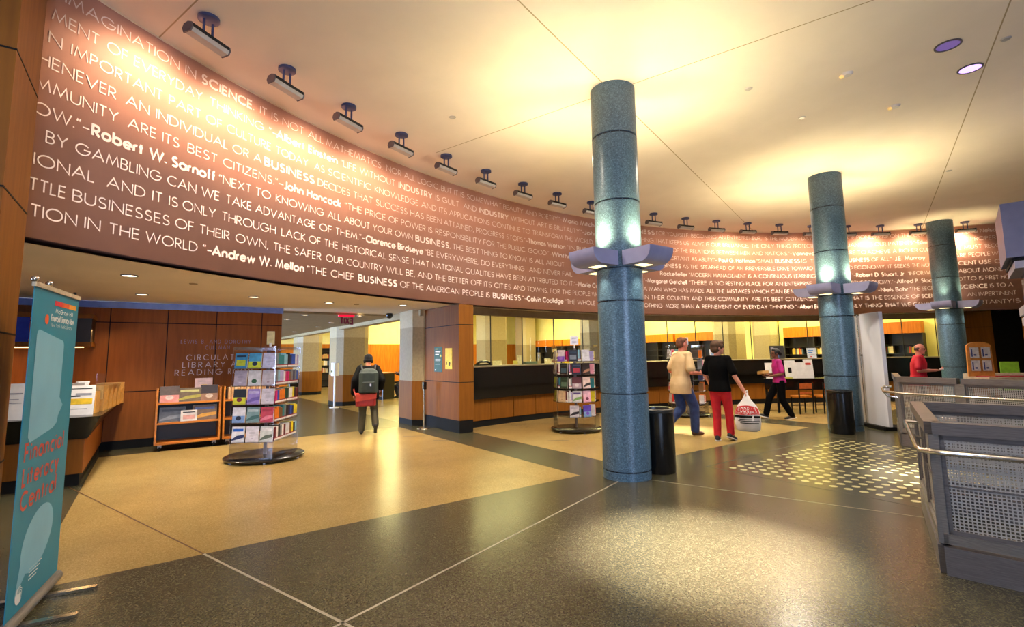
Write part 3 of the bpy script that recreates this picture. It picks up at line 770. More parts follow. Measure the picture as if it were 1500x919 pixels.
# ------------------------------------------------------------------ long curved counter with black stone front
tA, tB = tpt(-9.72, 5.95) , tpt(-4.58, 20.38)
ct = thing('service_counter', 'long curved counter with black stone front and oak panels under the text wall', 'counter', dpt((tA + tB) / 2, 15.3))
def cbuild(name, mat, fn):
    mb = MB(); fn(mb)
    off = Vector(ct.location)
    mb.v = [tuple(Vector(p) - off) for p in mb.v]
    return mb.build(name, mat, ct)
cbuild('stone_front', M['black'], lambda mb: arcbox(mb, tA, tB, 15.1, 15.25, .93, 1.39, 0, 60))
cbuild('lower_stone', M['black'], lambda mb: arcbox(mb, tA, tB, 15.16, 15.25, .65, .928, 0, 60))
cbuild('worktop', noise_mat('counter_top', (120, 108, 84), None, .3), lambda mb: arcbox(mb, tA, tB, 15.08, 15.65, 1.39, 1.42, 0, 60))
cbuild('plinth', M['base'], lambda mb: arcbox(mb, tA, tB, 15.27, 15.5, 0, .15, 0, 60))
npan = 22
for k in range(npan):
    a_, b_ = tA + (tB - tA) * k / npan, tA + (tB - tA) * (k + 1) / npan
    cbuild('front_panel', M['wood'], lambda mb: arcbox(mb, a_ - .0006, b_ + .0006, 15.25, 15.5, .15, .65, 0, 3))
# glass above the counter, butt jointed
gl_t = [tA] + [-s / 15.3 for s in (-1.99, -.94, .15, 1.19, 2.24, 3.28, 4.32, 5.36, 6.36, 7.36, 8.34, 9.3, 10.28, 11.27, 12.25, 13.2)] + [tB]
for n, (a_, b_) in enumerate(zip(gl_t, gl_t[1:])):
    mb = MB(); arcbox(mb, a_ - .0005, b_ + .0005, CR + .03, CR + .042, 1.42, 2.66, 0, 4)
    p = struct(mb.build('window_%d' % (n + 5), M['glass']))
    if n:
        mb = MB(); arcbox(mb, a_ + .0007, a_ - .0007, CR + .028, CR + .044, 1.42, 2.66, 0, 1)
        mb.build('window_joint', M['grove'], p)
# high wood cabinets and black bookcases along the far wall of the reading room
YB = 22.5
for k, (x0, x1) in enumerate(((-29.5, -25.0), (-24.9, -20.6), (-20.5, -16.2), (-16.1, -13.4), (-10.6, -8.2), (-8.1, -5.8), (-5.0, -3.6))):
    where = ['far left corner', 'second from the left', 'third from the left', 'left of the middle stone column', 'right of the middle stone column', 'behind the person in magenta', 'behind the person in red'][k]
    t = thing('bookcase', 'dark bookcase with wood cabinet header on the back wall, ' + where, 'bookcase', ((x0 + x1) / 2, YB - .2, 0), 0, 'bookcases on the back wall')
    w_ = (x1 - x0) / 2 - .01
    n = max(2, round((x1 - x0) / 1.1))
    MB().box(-w_, w_, .16, .18, .1, 2.24).build('back', M['shelfd'], t)
    mb = MB()
    for i in range(n + 1):
        xx = -w_ + 2 * w_ * i / n; mb.box(xx - .02, xx + .02, -.16, .16, .1, 2.24)
    mb.build('uprights', M['shelfd'], t)
    for z in (.1, .5, .86, 1.2, 1.52, 1.84): MB().box(-w_, w_, -.16, .16, z - .02, z).build('shelf', M['shelfd'], t)
    MB().box(-w_, w_, -.15, .18, 0, .08).build('plinth', M['base'], t)
    for i in range(n):
        xa, xb = -w_ + 2 * w_ * i / n + .006, -w_ + 2 * w_ * (i + 1) / n - .006
        MB().box(xa, xb, -.2, .18, 2.24, 2.66).build('header_door', M['woodo'], t)
BOOKC = [(226, 206, 160), (196, 150, 80), (180, 60, 40), (70, 90, 120), (230, 220, 190), (120, 90, 60), (208, 170, 60), (60, 70, 60), (220, 140, 70), (210, 200, 150)]
def book_row(x0, y, z, n, rng, seq, name_in, axis=(1, 0), grp='books on the back wall shelves'):
    x = 0
    for i in range(n):
        th_, h, d = rng.uniform(.03, .06), rng.uniform(.2, .27), .17
        c = rng.choice(BOOKC)
        b = MB().box(0, th_, -d / 2, d / 2, 0, h).box(.004, th_ - .004, -d / 2 + .01, d / 2 + .002, .004, h + .001, 1).build('book', [cmat(c, .6), M['paper']],
            loc=(x0 + axis[0] * x, y + axis[1] * x, z), rot=(0, 0, math.atan2(axis[1], axis[0])))
        tag(b, 'upright book ' + name_in, 'book', grp + ', ' + name_in)
        x += th_ + .003
rg = random.Random(3)
for x0, z, n, nm in ((-15.2, 1.52, 7, 'left of the tan shirt, upper shelf'), (-14.0, 1.52, 6, 'beside the farthest rack, upper shelf'), (-10.3, 1.52, 8, 'left of the teen, upper shelf'), (-9.4, 1.52, 8, 'behind the teen, upper shelf'),
                     (-7.9, 1.52, 9, 'left of the magenta shirt, upper shelf'), (-7.1, 1.52, 8, 'above the magenta shirt, upper shelf'), (-6.3, 1.52, 8, 'right of the magenta shirt, upper shelf'),
                     (-4.75, 1.52, 9, 'left of the red shirt, upper shelf'), (-4.1, 1.52, 8, 'right of the red shirt, upper shelf'), (-4.7, 1.2, 9, 'left of the red shirt, lower shelf'), (-4.1, 1.2, 7, 'right of the red shirt, lower shelf'),
                     (-19.6, 1.52, 8, 'on the left part of the far wall'), (-23.6, 1.52, 8, 'near the square column'), (-26.2, 1.84, 8, 'high in the corner bookcase'), (-26.0, 1.52, 9, 'in the corner bookcase')):
    book_row(x0, YB - .22, z, n, rg, 0, nm)
# scattered things lying on the counter behind the glass
def on_counter(s, r, name, label, cat, fn, grp=None):
    t_ = -s / 15.3
    p = dpt(t_, r, 1.42)
    o = thing(name, label, cat, p, math.atan2(math.cos(t_), -math.sin(t_)), grp)
    fn(o); return o
def card(wd, h, mat, lean=.12, bars=()):
    def fn(o):
        T = Matrix.Rotation(-lean, 4, 'X')
        mb = MB().box(-wd / 2, wd / 2, -.004, .004, 0, h, T=T)
        f = mb.build('sheet', mat, o)
        MB().box(-wd * .2, wd * .2, .0, .08, 0, .006).build('foot', M['white'], o)
        if bars:
            mb = MB()
            for x0, x1, z0, z1, mi in bars: mb.box(-wd / 2 + wd * x0, -wd / 2 + wd * x1, -.0055, -.004, h * z0, h * z1, mi, T=T)
            mb.build('print', [M['base'], cmat((60, 120, 190)), M['red'], cmat((230, 190, 40)), cmat((150, 150, 160))], f)
    return fn
on_counter(-2.4, 15.6, 'cream_notice', 'cream folded notice at the left end of the counter by the wood pillar', 'notice', card(.2, .16, cmat((230, 214, 150))))
def stapler(o):
    sm(MB().tube([(-.22, 0, .03), (-.1, 0, .09), (.1, 0, .1), (.24, 0, .05)], .03, 8).build('arm', M['bblack'], o)); MB().box(-.24, .24, -.05, .05, 0, .03).build('base', M['bblack'], o)
on_counter(-2.05, 15.55, 'desk_scanner', 'low black scanner lying on the counter beside the cream notice', 'scanner', stapler)
on_counter(-1.6, 15.55, 'cream_notice', 'low cream notice on the counter left of the second glass joint', 'notice', card(.3, .11, cmat((232, 218, 160))))
on_counter(-1.0, 15.55, 'yellow_notice', 'small yellow notice on the counter left of the dark bookcase', 'notice', card(.16, .1, cmat((224, 206, 90))))
on_counter(-.82, 15.6, 'tall_notice', 'tall cream notice on the counter before the dark bookcase', 'notice', card(.12, .24, cmat((236, 222, 170)), .05))
on_counter(-.55, 15.5, 'grey_keyboard_tray', 'grey tray on the counter before the narrow stone column', 'tray', lambda o: MB().bbox(-.2, .2, -.09, .09, 0, .07, .02).build('body', cmat((96, 112, 90)), o))
on_counter(-.2, 15.55, 'framed_notice', 'framed upright notice on the counter before the narrow stone column', 'notice', card(.11, .3, cmat((170, 150, 100)), .05, ((.2, .8, .5, .85, 4),)))
on_counter(.1, 15.55, 'cream_notice', 'cream notice on the counter just right of the framed one', 'notice', card(.22, .14, cmat((236, 222, 160))))
on_counter(.42, 15.6, 'card_box', 'cream card box on the counter before the right far bookcase', 'box', lambda o: MB().bbox(-.12, .12, -.08, .08, 0, .12, .01).build('body', cmat((230, 214, 150)), o))
on_counter(.72, 15.55, 'yellow_box', 'bright yellow box on the counter left of the round book rack', 'box', lambda o: MB().bbox(-.08, .08, -.06, .06, 0, .16, .01).build('body', cmat((240, 204, 20)), o))
on_counter(.95, 15.55, 'cream_notice', 'low cream notice right of the yellow box on the counter', 'notice', card(.16, .09, cmat((236, 220, 150))))
def bottle(o):
    sm(MB().lathe([(.001, 0), (.07, 0), (.07, .22), (.03, .3), (.03, .36), (.001, .36)], 18).build('body', M['white'], o)); sm(MB().lathe([(.001, .36), (.033, .36), (.033, .4), (.001, .4)], 14).build('cap', M['base'], o))
on_counter(3.15, 15.5, 'white_bottle', 'white plastic bottle on the counter just right of the nearest column', 'bottle', bottle)
pbars = ((.15, .7, .72, .8, 1), (.15, .6, .5, .6, 1), (.15, .8, .3, .36, 4), (.3, .5, .1, .2, 2))
for s, lb in ((5.95, 'blue and white leaflet holder right of the teen on the counter'), (9.35, 'leaflet holder on the counter right of the magenta shirt'), (9.95, 'leaflet holder on the counter between magenta shirt and middle column'), (10.7, 'leaflet holder on the counter just left of the middle column')):
    on_counter(s, 15.25, 'leaflet_holder', lb, 'leaflet holder', card(.3, .33, cmat((196, 204, 214)), .14, pbars), 'leaflet holders on the counter')
on_counter(8.15, 15.2, 'horse_poster', 'black and white picture poster standing on the counter left of the magenta shirt', 'poster', card(.5, .42, cmat((44, 44, 46)), .08, ((.1, .3, .3, .9, 4), (.3, .55, .5, .8, 4), (.5, .6, .1, .6, 1), (.1, .2, .1, .5, 4))))
# posters on the pillar
def flat_sheet(x0, x1, z0, z1, name, label, mat, bars):
    o = thing(name, label, 'poster', ((x0 + x1) / 2, 5.42, z0))
    w_, h = (x1 - x0) / 2, z1 - z0
    MB().box(-w_, w_, 0, .006, 0, h).build('sheet', mat, o)
    mb = MB()
    for a_, b_, c_, d_, mi in bars: mb.box(-w_ + 2 * w_ * a_, -w_ + 2 * w_ * b_, -.002, 0, h * c_, h * d_, mi)
    mb.build('print', [M['white'], cmat((200, 190, 60)), M['base']], o)
flat_sheet(-10.68, -10.29, 1.3, 1.88, 'green_poster', 'dark green poster with pale lettering on the wood pillar', cmat((10, 70, 62)), [(.15, .5, .9, .93, 1), (.15, .8, .8, .83, 0), (.15, .75, .74, .77, 0), (.15, .6, .68, .71, 0), (.75, .9, .6, .68, 1), (.15, .8, .5, .51, 0), (.15, .8, .45, .46, 0), (.15, .8, .4, .41, 0), (.15, .7, .3, .31, 0), (.1, .25, .05, .1, 0)])
flat_sheet(-10.13, -9.82, 1.37, 1.84, 'yellow_sheet', 'narrow yellow sheet with two small dark figures on the wood pillar', cmat((226, 196, 30)), [(.15, .25, .2, .36, 2), (.6, .72, .16, .34, 2), (.55, .8, .28, .3, 2)])
# stanchion, dispenser, exit sign, camera dome
t = thing('post_stanchion', 'thin chrome post with black head before the pale stone column', 'stanchion', (-10.75, 5.2, 0))
sm(MB().lathe([(.001, 0), (.17, 0), (.16, .02), (.03, .04), (.001, .04)], 28).build('base', M['chrome'], t))
MB().cyl((0, 0, .03), (0, 0, .9), .025).build('pole', M['chrome'], t)
MB().bbox(-.045, .045, -.04, .04, .9, 1.07, .01).build('belt_head', M['bblack'], t)
t = thing('hand_sanitizer_stand', 'white hand sanitizer dispenser on a post by the second stone column', 'dispenser', (-17.3, 5.05, 0))
MB().cyl((0, 0, .02), (0, 0, 1.1), .03).build('pole', M['white'], t)
sm(MB().lathe([(.001, 0), (.16, 0), (.14, .02), (.001, .03)], 20).build('base', M['white'], t))
MB().bbox(-.15, .15, -.1, .1, 1.06, 1.5, .05).build('dispenser_body', M['white'], t); MB().box(-.06, .06, -.11, -.1, 1.18, 1.24).build('window', M['bblack'], t)
t = thing('exit_sign', 'small red lit exit sign hanging from the passage ceiling', 'exit sign', (-12.9, 4.02, ZB - .051), R(90))
MB().box(-.2, .2, -.03, .03, -.05, 0).build('sign_housing', emit_mat('red_lamp_housing', (230, 10, 50), 1.2), t)
MB().box(-.19, .19, -.004, .004, -.26, -.05).build('sign_pane', M['acry'], t)
mb = MB(); write(mb, '*EXIT*', -.16, .15, -.23, .15, lambda u, v: (-u, -.006, v)); mb.build('sign_lettering', emit_mat('red_letters', (110, 4, 50), .12), t)
o = MB().ell((0, 0, 0), (.09, .09, .09)).build('camera_dome', M['bblack'], smooth=True, loc=(-12.55, 5.05, ZB - .05)); tag(o, 'small black camera dome at the ceiling beside the pale stone column', 'camera')
# desk and shelf deep in the passage, with a seated person later
t = thing('information_desk', 'wood information desk with open shelves and a black end panel deep in the passage', 'desk', (-19.5, 7.6, 0), R(20))
MB().box(-1.0, .35, -.3, .3, 1.02, 1.06).build('desk_top', M['woodl'], t)
MB().box(.3, .35, -.3, .3, 0, 1.02).build('end_panel', M['bblack'], t)
MB().box(-1.0, -.25, -.28, .28, .1, 1.02).build('front_panel', M['wood'], t); MB().box(-1.0, .3, -.27, .28, 0, .1).build('plinth', M['base'], t)
for z in (.12, .42, .72): MB().box(-.25, .3, -.28, .28, z, z + .03).build('shelf', M['woodl'], t)
for i in range(6):
    c = BOOKC[i]; o = MB().box(0, .05, -.09, .09, 0, .22).box(.004, .046, -.08, .092, .004, .221, 1).build('book', [cmat(c, .6), M['paper']], loc=(-19.62 + i * .06, 7.38 + i * .02, .75), rot=(0, 0, R(20))); tag(o, 'upright book in the open shelf of the information desk', 'book', 'books in the information desk shelf')
t = thing('tall_bookcase', 'tall dark bookcase at the far wood wall behind the person with the backpack', 'bookcase', (-30.1, 14.2, 0))
MB().box(-.28, -.26, -1.1, 1.1, .05, 2.3).build('back', M['shelfd'], t)
for y in (-1.1, 0, 1.1): MB().box(-.28, .05, y - .025, y + .025, .05, 2.3).build('upright', M['shelfd'], t)
for z in (.07, .45, .85, 1.25, 1.65, 2.05, 2.3): MB().box(-.28, .05, -1.1, 1.1, z - .02, z).build('shelf', M['shelfd'], t)
for z, n, nm in ((1.65, 9, 'upper'), (1.25, 9, 'middle'), (2.05, 5, 'top')):
    for y in (13.25, 14.4): book_row(-30.12, y, z, n, rg, 0, 'on the %s shelf of the tall bookcase' % nm, (0, 1), 'books')
t = thing('dark_bookcase', 'dark bookcase standing between the third and second stone columns', 'bookcase', (-29.9, 8.6, 0))
MB().box(-.3, -.28, -1.0, 1.0, .05, 2.25).build('back', M['shelfd'], t)
for y in (-1.0, 0, 1.0): MB().box(-.3, .05, y - .025, y + .025, .05, 2.25).build('upright', M['shelfd'], t)
for z in (.07, .45, .85, 1.25, 1.65, 2.05, 2.25): MB().box(-.3, .05, -1.0, 1.0, z - .02, z).build('shelf', M['shelfd'], t)
for z, n, nm in ((1.65, 12, 'upper'), (1.25, 14, 'middle'), (.85, 10, 'lower')):
    book_row(-29.95, 7.8, z, n, rg, 0, 'on the %s shelf between the stone columns' % nm, (0, 1), 'books')
t = thing('waste_bin', 'dark swing top bin before the third stone column', 'bin', (-23.9, 5.15, 0))
MB().bbox(-.22, .22, -.2, .2, 0, .75, .03).build('body', M['bblack'], t); sm(MB().ell((0, 0, .75), (.24, .22, .14)).build('lid', M['bblack'], t))
# ------------------------------------------------------------------ service desk on the left
t = thing('service_desk', 'wood service desk with thick black slanted top beside the teal banner', 'desk', (-10.6, -1.6, 0))
T0_ = Matrix.Translation((10.6, 1.6, 0))
mb = MB()
prof = [(0, .66), (-.12, .62), (-.12, .9), (.10, .93), (.12, .92)]
# slab: slanted edge along the +X end and the +Y front
mb.add([T0_ @ Vector(p) for p in ((-12.18, -4.4, .93), (-8.75, -4.4, .93), (-8.75, -.52, .93), (-12.18, -.4, .93), (-12.18, -4.4, .62), (-9.0, -4.4, .62), (-9.0, -.66, .62), (-12.18, -.66, .62))],
       [(0, 1, 2, 3), (7, 6, 5, 4), (1, 5, 6, 2), (2, 6, 7, 3), (0, 3, 7, 4), (0, 4, 5, 1)])
mb.build('desk_top', M['black'], t)
MB().box(-12.18, -9.03, -.7, -.69, .16, .62, T=T0_).build('front_panel', M['woodr'], t)
MB().box(-9.06, -9.03, -2.2, -.7, .16, .62, T=T0_).build('end_panel', M['wood'], t)
MB().box(-9.06, -9.03, -4.4, -2.21, .16, .62, T=T0_).build('end_panel', M['wood'], t)
MB().box(-12.18, -9.06, -4.4, -.72, 0, .16, T=T0_).build('plinth', M['base'], t)
def at_desk(x, y, name, label, cat, rz=R(60)):
    return thing(name, label, cat, (x, y, .93), rz)
o = at_desk(-9.1, -.8, 'notice_card', 'white notice card with a yellow block standing on the desk right of the banner', 'notice'); o.rotation_euler = (0, 0, R(75))
card(.36, .4, M['white'], .1, ((.1, .9, .88, .91, 0), (.08, .55, .62, .66, 0), (.4, .9, .66, .74, 4), (.06, .94, .36, .56, 3), (.1, .8, .2, .22, 4)))(o)
o = at_desk(-8.95, -1.37, 'notice_card', 'white notice card on the desk between the pier and the banner', 'notice'); o.rotation_euler = (0, 0, R(75))
card(.34, .46, M['white'], .1, ((.1, .6, .7, .74, 4), (.1, .5, .55, .57, 4), (.1, .6, .45, .47, 4)))(o)
o = at_desk(-9.3, -1.75, 'olive_box', 'olive green box behind the white card left of the banner', 'box')
MB().bbox(-.18, .18, -.12, .12, 0, .52, .02).build('body', cmat((150, 130, 60)), o); MB().box(-.14, .14, -.122, -.1, .4, .5).build('slot', M['base'], o)
o = at_desk(-9.42, -.8, 'file_box', 'plain tan file box on the desk behind the yellow notice card', 'box', R(80)); MB().bbox(-.2, .2, -.1, .1, 0, .3, .01).box(-.19, .19, -.09, .09, .3, .302, 0).build('body', cmat((206, 150, 70)), o)
for k in range(5):
    o = at_desk(-9.75 - k * .36, -.7 + k * .035, 'pamphlet_box', ['first', 'second', 'third', 'fourth', 'last'][k] + ' tan pamphlet box in the row on the desk, counted from the banner', 'box', R(80)); o['group'] = 'pamphlet boxes on the service desk'
    mb = MB()
    mb.add([(-.17, -.1, 0), (.17, -.1, 0), (.17, .1, 0), (-.17, .1, 0), (-.17, -.1, .17), (.17, -.1, .17), (.17, .1, .36), (-.17, .1, .36)], [(0, 3, 2, 1), (0, 1, 5, 4), (2, 3, 7, 6), (1, 2, 6, 5), (0, 4, 7, 3)])
    mb.build('box', cmat((212, 156, 74)), o)
    MB().box(-.14, .14, -.05, -.04, .02, .31).build('pamphlet', cmat((226, 190, 120)), o); MB().box(-.13, .13, 0, .01, .02, .36).build('pamphlet', cmat((220, 180, 110)), o)
for k in range(2):
    o = at_desk(-10.0 - k * .7, -.95, 'paper_sheet', ['nearer', 'farther'][k] + ' white sheet leaning on the pamphlet boxes', 'paper', R(80)); MB().box(-.09, .09, -.003, .003, .3, .46, T=Matrix.Rotation(-.5, 4, 'X')).box(-.01, .01, -.01, 0, 0, .4).build('sheet', M['white'], o)
o = at_desk(-9.55, -.6, 'sign_holder', 'clear upright sign holder at the edge of the desk', 'sign holder', R(80)); MB().box(-.05, .05, -.01, .01, 0, .55).build('pane', M['acry'], o)
t = thing('thermostat', 'small white thermostat on the wood wall above the desk', 'thermostat', (XW + .002, -1.35, 1.68)); MB().bbox(0, .03, -.05, .05, -.05, .05, .008).build('body', M['white'], t)
# lit hood over the desk
t = thing('wall_cabinet', 'wood wall cabinet with glass front coloured with a blue reflection and a light strip below, above the desk', 'cabinet', (-11.8, -3, 1.92))
MB().box(-.38, .36, -2.2, 2.12, 0, .08).build('bottom_board', M['wood'], t); MB().box(-.38, .36, -2.2, 2.12, .5, .58).build('top_board', M['wood'], t)
MB().box(-.38, .33, 2.06, 2.1, .08, .5).build('end_panel', M['shelfd'], t)
MB().box(-.38, .33, -2.2, -2.16, .08, .5).build('end_panel', M['shelfd'], t)
MB().box(.3, .32, -2.16, 1.3, .08, .5).build('glass_front', noise_mat('cabinet_glass_blue_reflection', (20, 60, 200), (10, 30, 150), .15, scale=2), t)  # the blue of a reflection is put into the glass colour
MB().box(.3, .32, 1.31, 2.06, .08, .5).build('dark_front', M['shelfd'], t)
MB().box(.12, .3, -2.1, 2.0, -.012, -.002).build('light_strip', M['stripl'], t)
light('AREA', 'cabinet_light', (-11.6, -2.4, 1.9), 70, (1, .62, .25), (-11.75, -2.4, 0), shape='RECTANGLE', size=3.6, size_y=.16).rotation_euler = (0, R(-12), R(90))
# metal letters on the wood wall
wt = thing('wall_sign', 'metal letters on the wood wall naming the library and reading room', 'sign', (XW + .004, 1.13, 1.2))
for txt, y0, y1, z, cap in (('LEWIS B. AND DOROTHY', -.67, .6, .8, .075), ('CULLMAN', -.24, .2, .68, .075), ('CIRCULATING', -.56, .62, .46, .105), ('LIBRARY', -.62, .13, .31, .105), ('AND', .25, .56, .31, .105), ('READING', -.74, .08, .155, .105), ('ROOM', .2, .66, .155, .105)):
    mb = MB(); write(mb, txt, y0, y1, z, cap, lambda u, v: (.004, u, v), gap=.5, space=.9, hw_l=.06)
    n = len(mb.v); mb.v += [(p[0] - .004, p[1], p[2]) for p in mb.v[:n]]
    mb.build('letters', noise_mat('sign_metal', (206, 178, 160) if z < .6 else (140, 116, 120), None, .4, .3), wt)
# book carts along the wall
COV = [(176, 92, 84), (90, 80, 60), (60, 50, 44), (84, 92, 100), (214, 206, 200), (150, 104, 50), (120, 110, 130)]
def cover_book(name, label, w_, h, th_, c1, c2, c3, loc, rz, lean=.0, style=0, group=None, par=None):
    """a book standing face-out: local -Y is the cover"""
    o = thing(name, label, 'book', loc, rz, group)
    T = Matrix.Rotation(-lean, 4, 'X')
    MB().box(-w_ / 2, w_ / 2, 0, th_, 0, h, T=T).box(-w_ / 2 + .004, w_ / 2 + .001, .003, th_ - .003, -.0005, h + .0008, 1, T=T).build('cover', [cmat(c1, .4), M['paper']], o)
    mb = MB(); e = -.0022
    if style == 0:      # title band and a block below
        mb.box(-w_ * .38, w_ * .38, e, 0, h * .76, h * .86, 0, T=T).box(-w_ * .36, w_ * .36, e, 0, h * .18, h * .56, 1, T=T)
    elif style == 1:    # lower field with a dark mark
        mb.box(-w_ * .495, w_ * .495, e, 0, 0, h * .45, 0, T=T).prism([(w_ * .22 * math.cos(q * PI / 6), h * .3 + h * .14 * math.sin(q * PI / 6)) for q in range(12)], 0, 0.0035, 1, T=T @ Matrix(((1, 0, 0, 0), (0, 0, -1, 0), (0, 1, 0, 0), (0, 0, 0, 1))))
    elif style == 2:    # plain with fine lines
        for q in range(4): mb.box(-w_ * .25, w_ * .25, e, 0, h * (.45 + .09 * q), h * (.465 + .09 * q), 0, T=T)
        mb.box(-w_ * .1, w_ * .1, e, 0, h * .2, h * .26, 1, T=T)
    else:               # diagonal shape
        mb.add([T @ Vector(p) for p in ((-w_ * .48, e, h * .1), (w_ * .48, e, h * .3), (w_ * .48, e, h * .5), (-w_ * .1, e, h * .42), (-w_ * .48, e, h * .2))], [(0, 1, 2, 3, 4)], 0)
        mb.box(-w_ * .4, w_ * .4, e, 0, h * .7, h * .86, 1, T=T)
    mb.build('cover_art', [cmat(c2, .4), cmat(c3, .4)], o)
    return o
def cart(y0, y1, name_label):
    t = thing('book_cart', name_label, 'cart', (-11.55, (y0 + y1) / 2, 0), 0, 'wooden book carts by the wall')
    h = (y1 - y0) / 2
    for s in (-1, 1):
        ya, yb = (s * h - .03, s * h) if s > 0 else (s * h, s * h + .03)
        mb = MB().add([(-.22, ya, .12), (.24, ya, .12), (.16, ya, 1.13), (-.22, ya, 1.13), (-.22, yb, .12), (.24, yb, .12), (.16, yb, 1.13), (-.22, yb, 1.13)], [(0, 1, 2, 3), (7, 6, 5, 4), (0, 4, 5, 1), (1, 5, 6, 2), (2, 6, 7, 3), (0, 3, 7, 4)])
        mb.build('side_panel', M['woodl'], t)
    for z, d in ((.12, .24), (.48, .21), (.84, .18)): MB().box(-.2, d, -h + .03, h - .03, z, z + .035).build('shelf', M['woodl'], t)
    MB().box(-.22, -.2, -h + .03, h - .03, .12, 1.06).build('back_panel', M['shelfd'], t)
    for sx in (-.15, .17):
        for s in (-1, 1):
            c = MB().cyl((sx, s * (h - .09) - .015, .045), (sx, s * (h - .09) + .015, .045), .045).build('caster', M['base'], t)
            MB().box(sx - .025, sx + .025, s * (h - .09) - .03, s * (h - .09) + .03, .06, .12).build('caster_fork', M['steel'], c)
    return t
cart(.1, 1.14, 'wooden book cart with picture books, left of the two carts by the wood wall')
cart(1.18, 2.2, 'wooden book cart with a row of tan spines, partly behind the acrylic rack')
for y, z, w_, h, c1, c2, c3, st, lb in ((.3, .875, .3, .3, (96, 80, 66), (214, 140, 130), (206, 186, 176), 1, 'picture book with a pale figure, left on the top shelf of the left cart'),
    (.62, .875, .38, .26, (110, 92, 62), (170, 160, 60), (196, 190, 120), 3, 'brown and olive picture book in the middle of the cart top shelf'),
    (.94, .875, .28, .3, (56, 44, 36), (150, 110, 80), (200, 180, 160), 1, 'dark picture book at the right of the cart top shelf'),
    (.36, .515, .4, .27, (84, 90, 98), (120, 126, 134), (60, 64, 72), 3, 'grey landscape picture book on the middle shelf of the left cart'),
    (.62, .515, .26, .2, (206, 200, 196), (40, 40, 44), (206, 150, 140), 0, 'white book with black lettering on the middle shelf of the left cart'),
    (.88, .515, .4, .28, (120, 96, 70), (206, 150, 40), (110, 130, 190), 3, 'sunset picture book on the middle shelf of the left cart')):
    cover_book('picture_book', lb, w_, h, .025, c1, c2, c3, (-11.42 if h > .22 else -11.36, y, z), R(90), .12, st)
for k in range(14):
    c = [(214, 170, 120), (200, 150, 100), (220, 184, 140), (190, 140, 90)][k % 4]
    o = MB().box(-.09, .09, 0, .045, 0, .23 + .02 * (k * 7 % 3)).box(-.092, .08, .004, .041, .004, .232 + .02 * (k * 7 % 3), 1).build('book', [cmat(c, .6), M['paper']], loc=(-11.5, 1.26 + k * .055, .875))
    tag(o, 'tan book standing in the row on top of the right cart', 'book', 'tan books on the right cart')
o = thing('notice_card', 'pale pink notice card standing behind the left cart', 'notice', (-11.76, .86, 1.06), R(90)); card(.3, .24, cmat((226, 196, 196)), .0, ((.2, .8, .7, .72, 4), (.25, .75, .55, .6, 4), (.3, .7, .4, .46, 3)))(o)
# ------------------------------------------------------------------ the teal roll-up banner
bx0, by0, bx1, by1 = -4.33, -.635, -5.2, -.5
bl = math.hypot(bx1 - bx0, by1 - by0)
t = thing('rollup_banner', 'tall teal roll-up banner with red lettering beside the wood pier', 'banner', ((bx0 + bx1) / 2, (by0 + by1) / 2, 0), math.atan2(by1 - by0, bx1 - bx0))
# local +X runs to the right edge of the print; the print faces local -Y ... seen from the hall
hw = bl / 2
FY = 1     # the hall is on local -Y after the turn below
MB().box(-hw, hw, -.002, .002, .1, 2.14).build('print', M['teal'], t)
sm(MB().lathe([(.001, 0), (.035, 0), (.035, 2 * hw + .03), (.001, 2 * hw + .03)], 14, T=Matrix.Translation((-hw - .015, 0, .06)) @ Matrix.Rotation(PI / 2, 4, 'Y')).build('cassette', M['steel'], t))
MB().bbox(-hw - .01, hw + .01, -.012, .012, 2.14, 2.17, .004).build('top_rail', cmat((196, 178, 150), .4), t)
for x in (-.25, .2):
    ft = MB().bbox(x - .025, x + .025, -.3, .3, .004, .022, .01).build('foot', M['chrome'], t)
for x in (-hw, -hw + .24): sm(MB().ell((x, 0, 2.185), (.022, .022, .022)).build('hook', M['chrome'], t))
MB().cyl((hw - .02, .02, .05), (hw - .02, .02, 2.2), .01).build('pole', M['base'], t)
U = lambda u, v: (-hw + u, SGN * .0035, v)
SGN = -1
pr = t
mb = MB()
def poly(mb, pts, mi): mb.add([U(*p) for p in pts], [tuple(range(len(pts)))], mi)
W_ = 2 * hw
# big speech bubbles
b1 = [(.10, 1.66)] + [(.10 + .04 * (1 - math.cos(q * PI / 8)), 1.82 + .05 * math.sin(q * PI / 8)) for q in range(5)] + [(W_ * .66 + .04 * math.sin(q * PI / 8), 1.78 + .05 * math.cos(q * PI / 8) - .02) for q in range(5)] + [(W_ * .70, 1.40), (W_ * .79, 1.34), (W_ * .70, 1.27), (W_ * .68, 1.22), (W_ * .6, 1.19), (.14, 1.14), (.10, 1.18)]
poly(mb, b1, 0)
b2 = [(W_ * .48 + .26 * math.cos(q * PI / 14) + .06 * math.sin(q * PI / 14), .48 + .2 * math.sin(q * PI / 14)) for q in range(28)]
b2[17:19] = [b2[16], (.11, .2), b2[19]]
mb.build('speech_bubble', M['bubble'], pr); mb = MB(); poly(mb, b2, 0); mb.build('speech_bubble', M['bubble'], pr)
mb = MB(); write(mb, '*Financial*', .08, W_ * .88, 1.03, .105, U, hw_b=.1, gap=.3); write(mb, '*Literacy*', .08, W_ * .8, .88, .105, U, hw_b=.1, gap=.3); write(mb, '*Central*', .08, W_ * .78, .73, .105, U, hw_b=.1, gap=.3)
mb.build('red_lettering', M['red'], pr)
mb = MB()
for k in range(6): poly(mb, [(W_ * (.42 + .085 * k), 2.05), (W_ * (.42 + .085 * (k + 1)), 2.05), (W_ * (.42 + .085 * (k + 1)), 2.085), (W_ * (.42 + .085 * k), 2.085)], k // 2)
mb.build('colour_bar', [cmat((206, 40, 60)), cmat((226, 92, 40)), cmat((240, 160, 40))], pr); mb = MB()
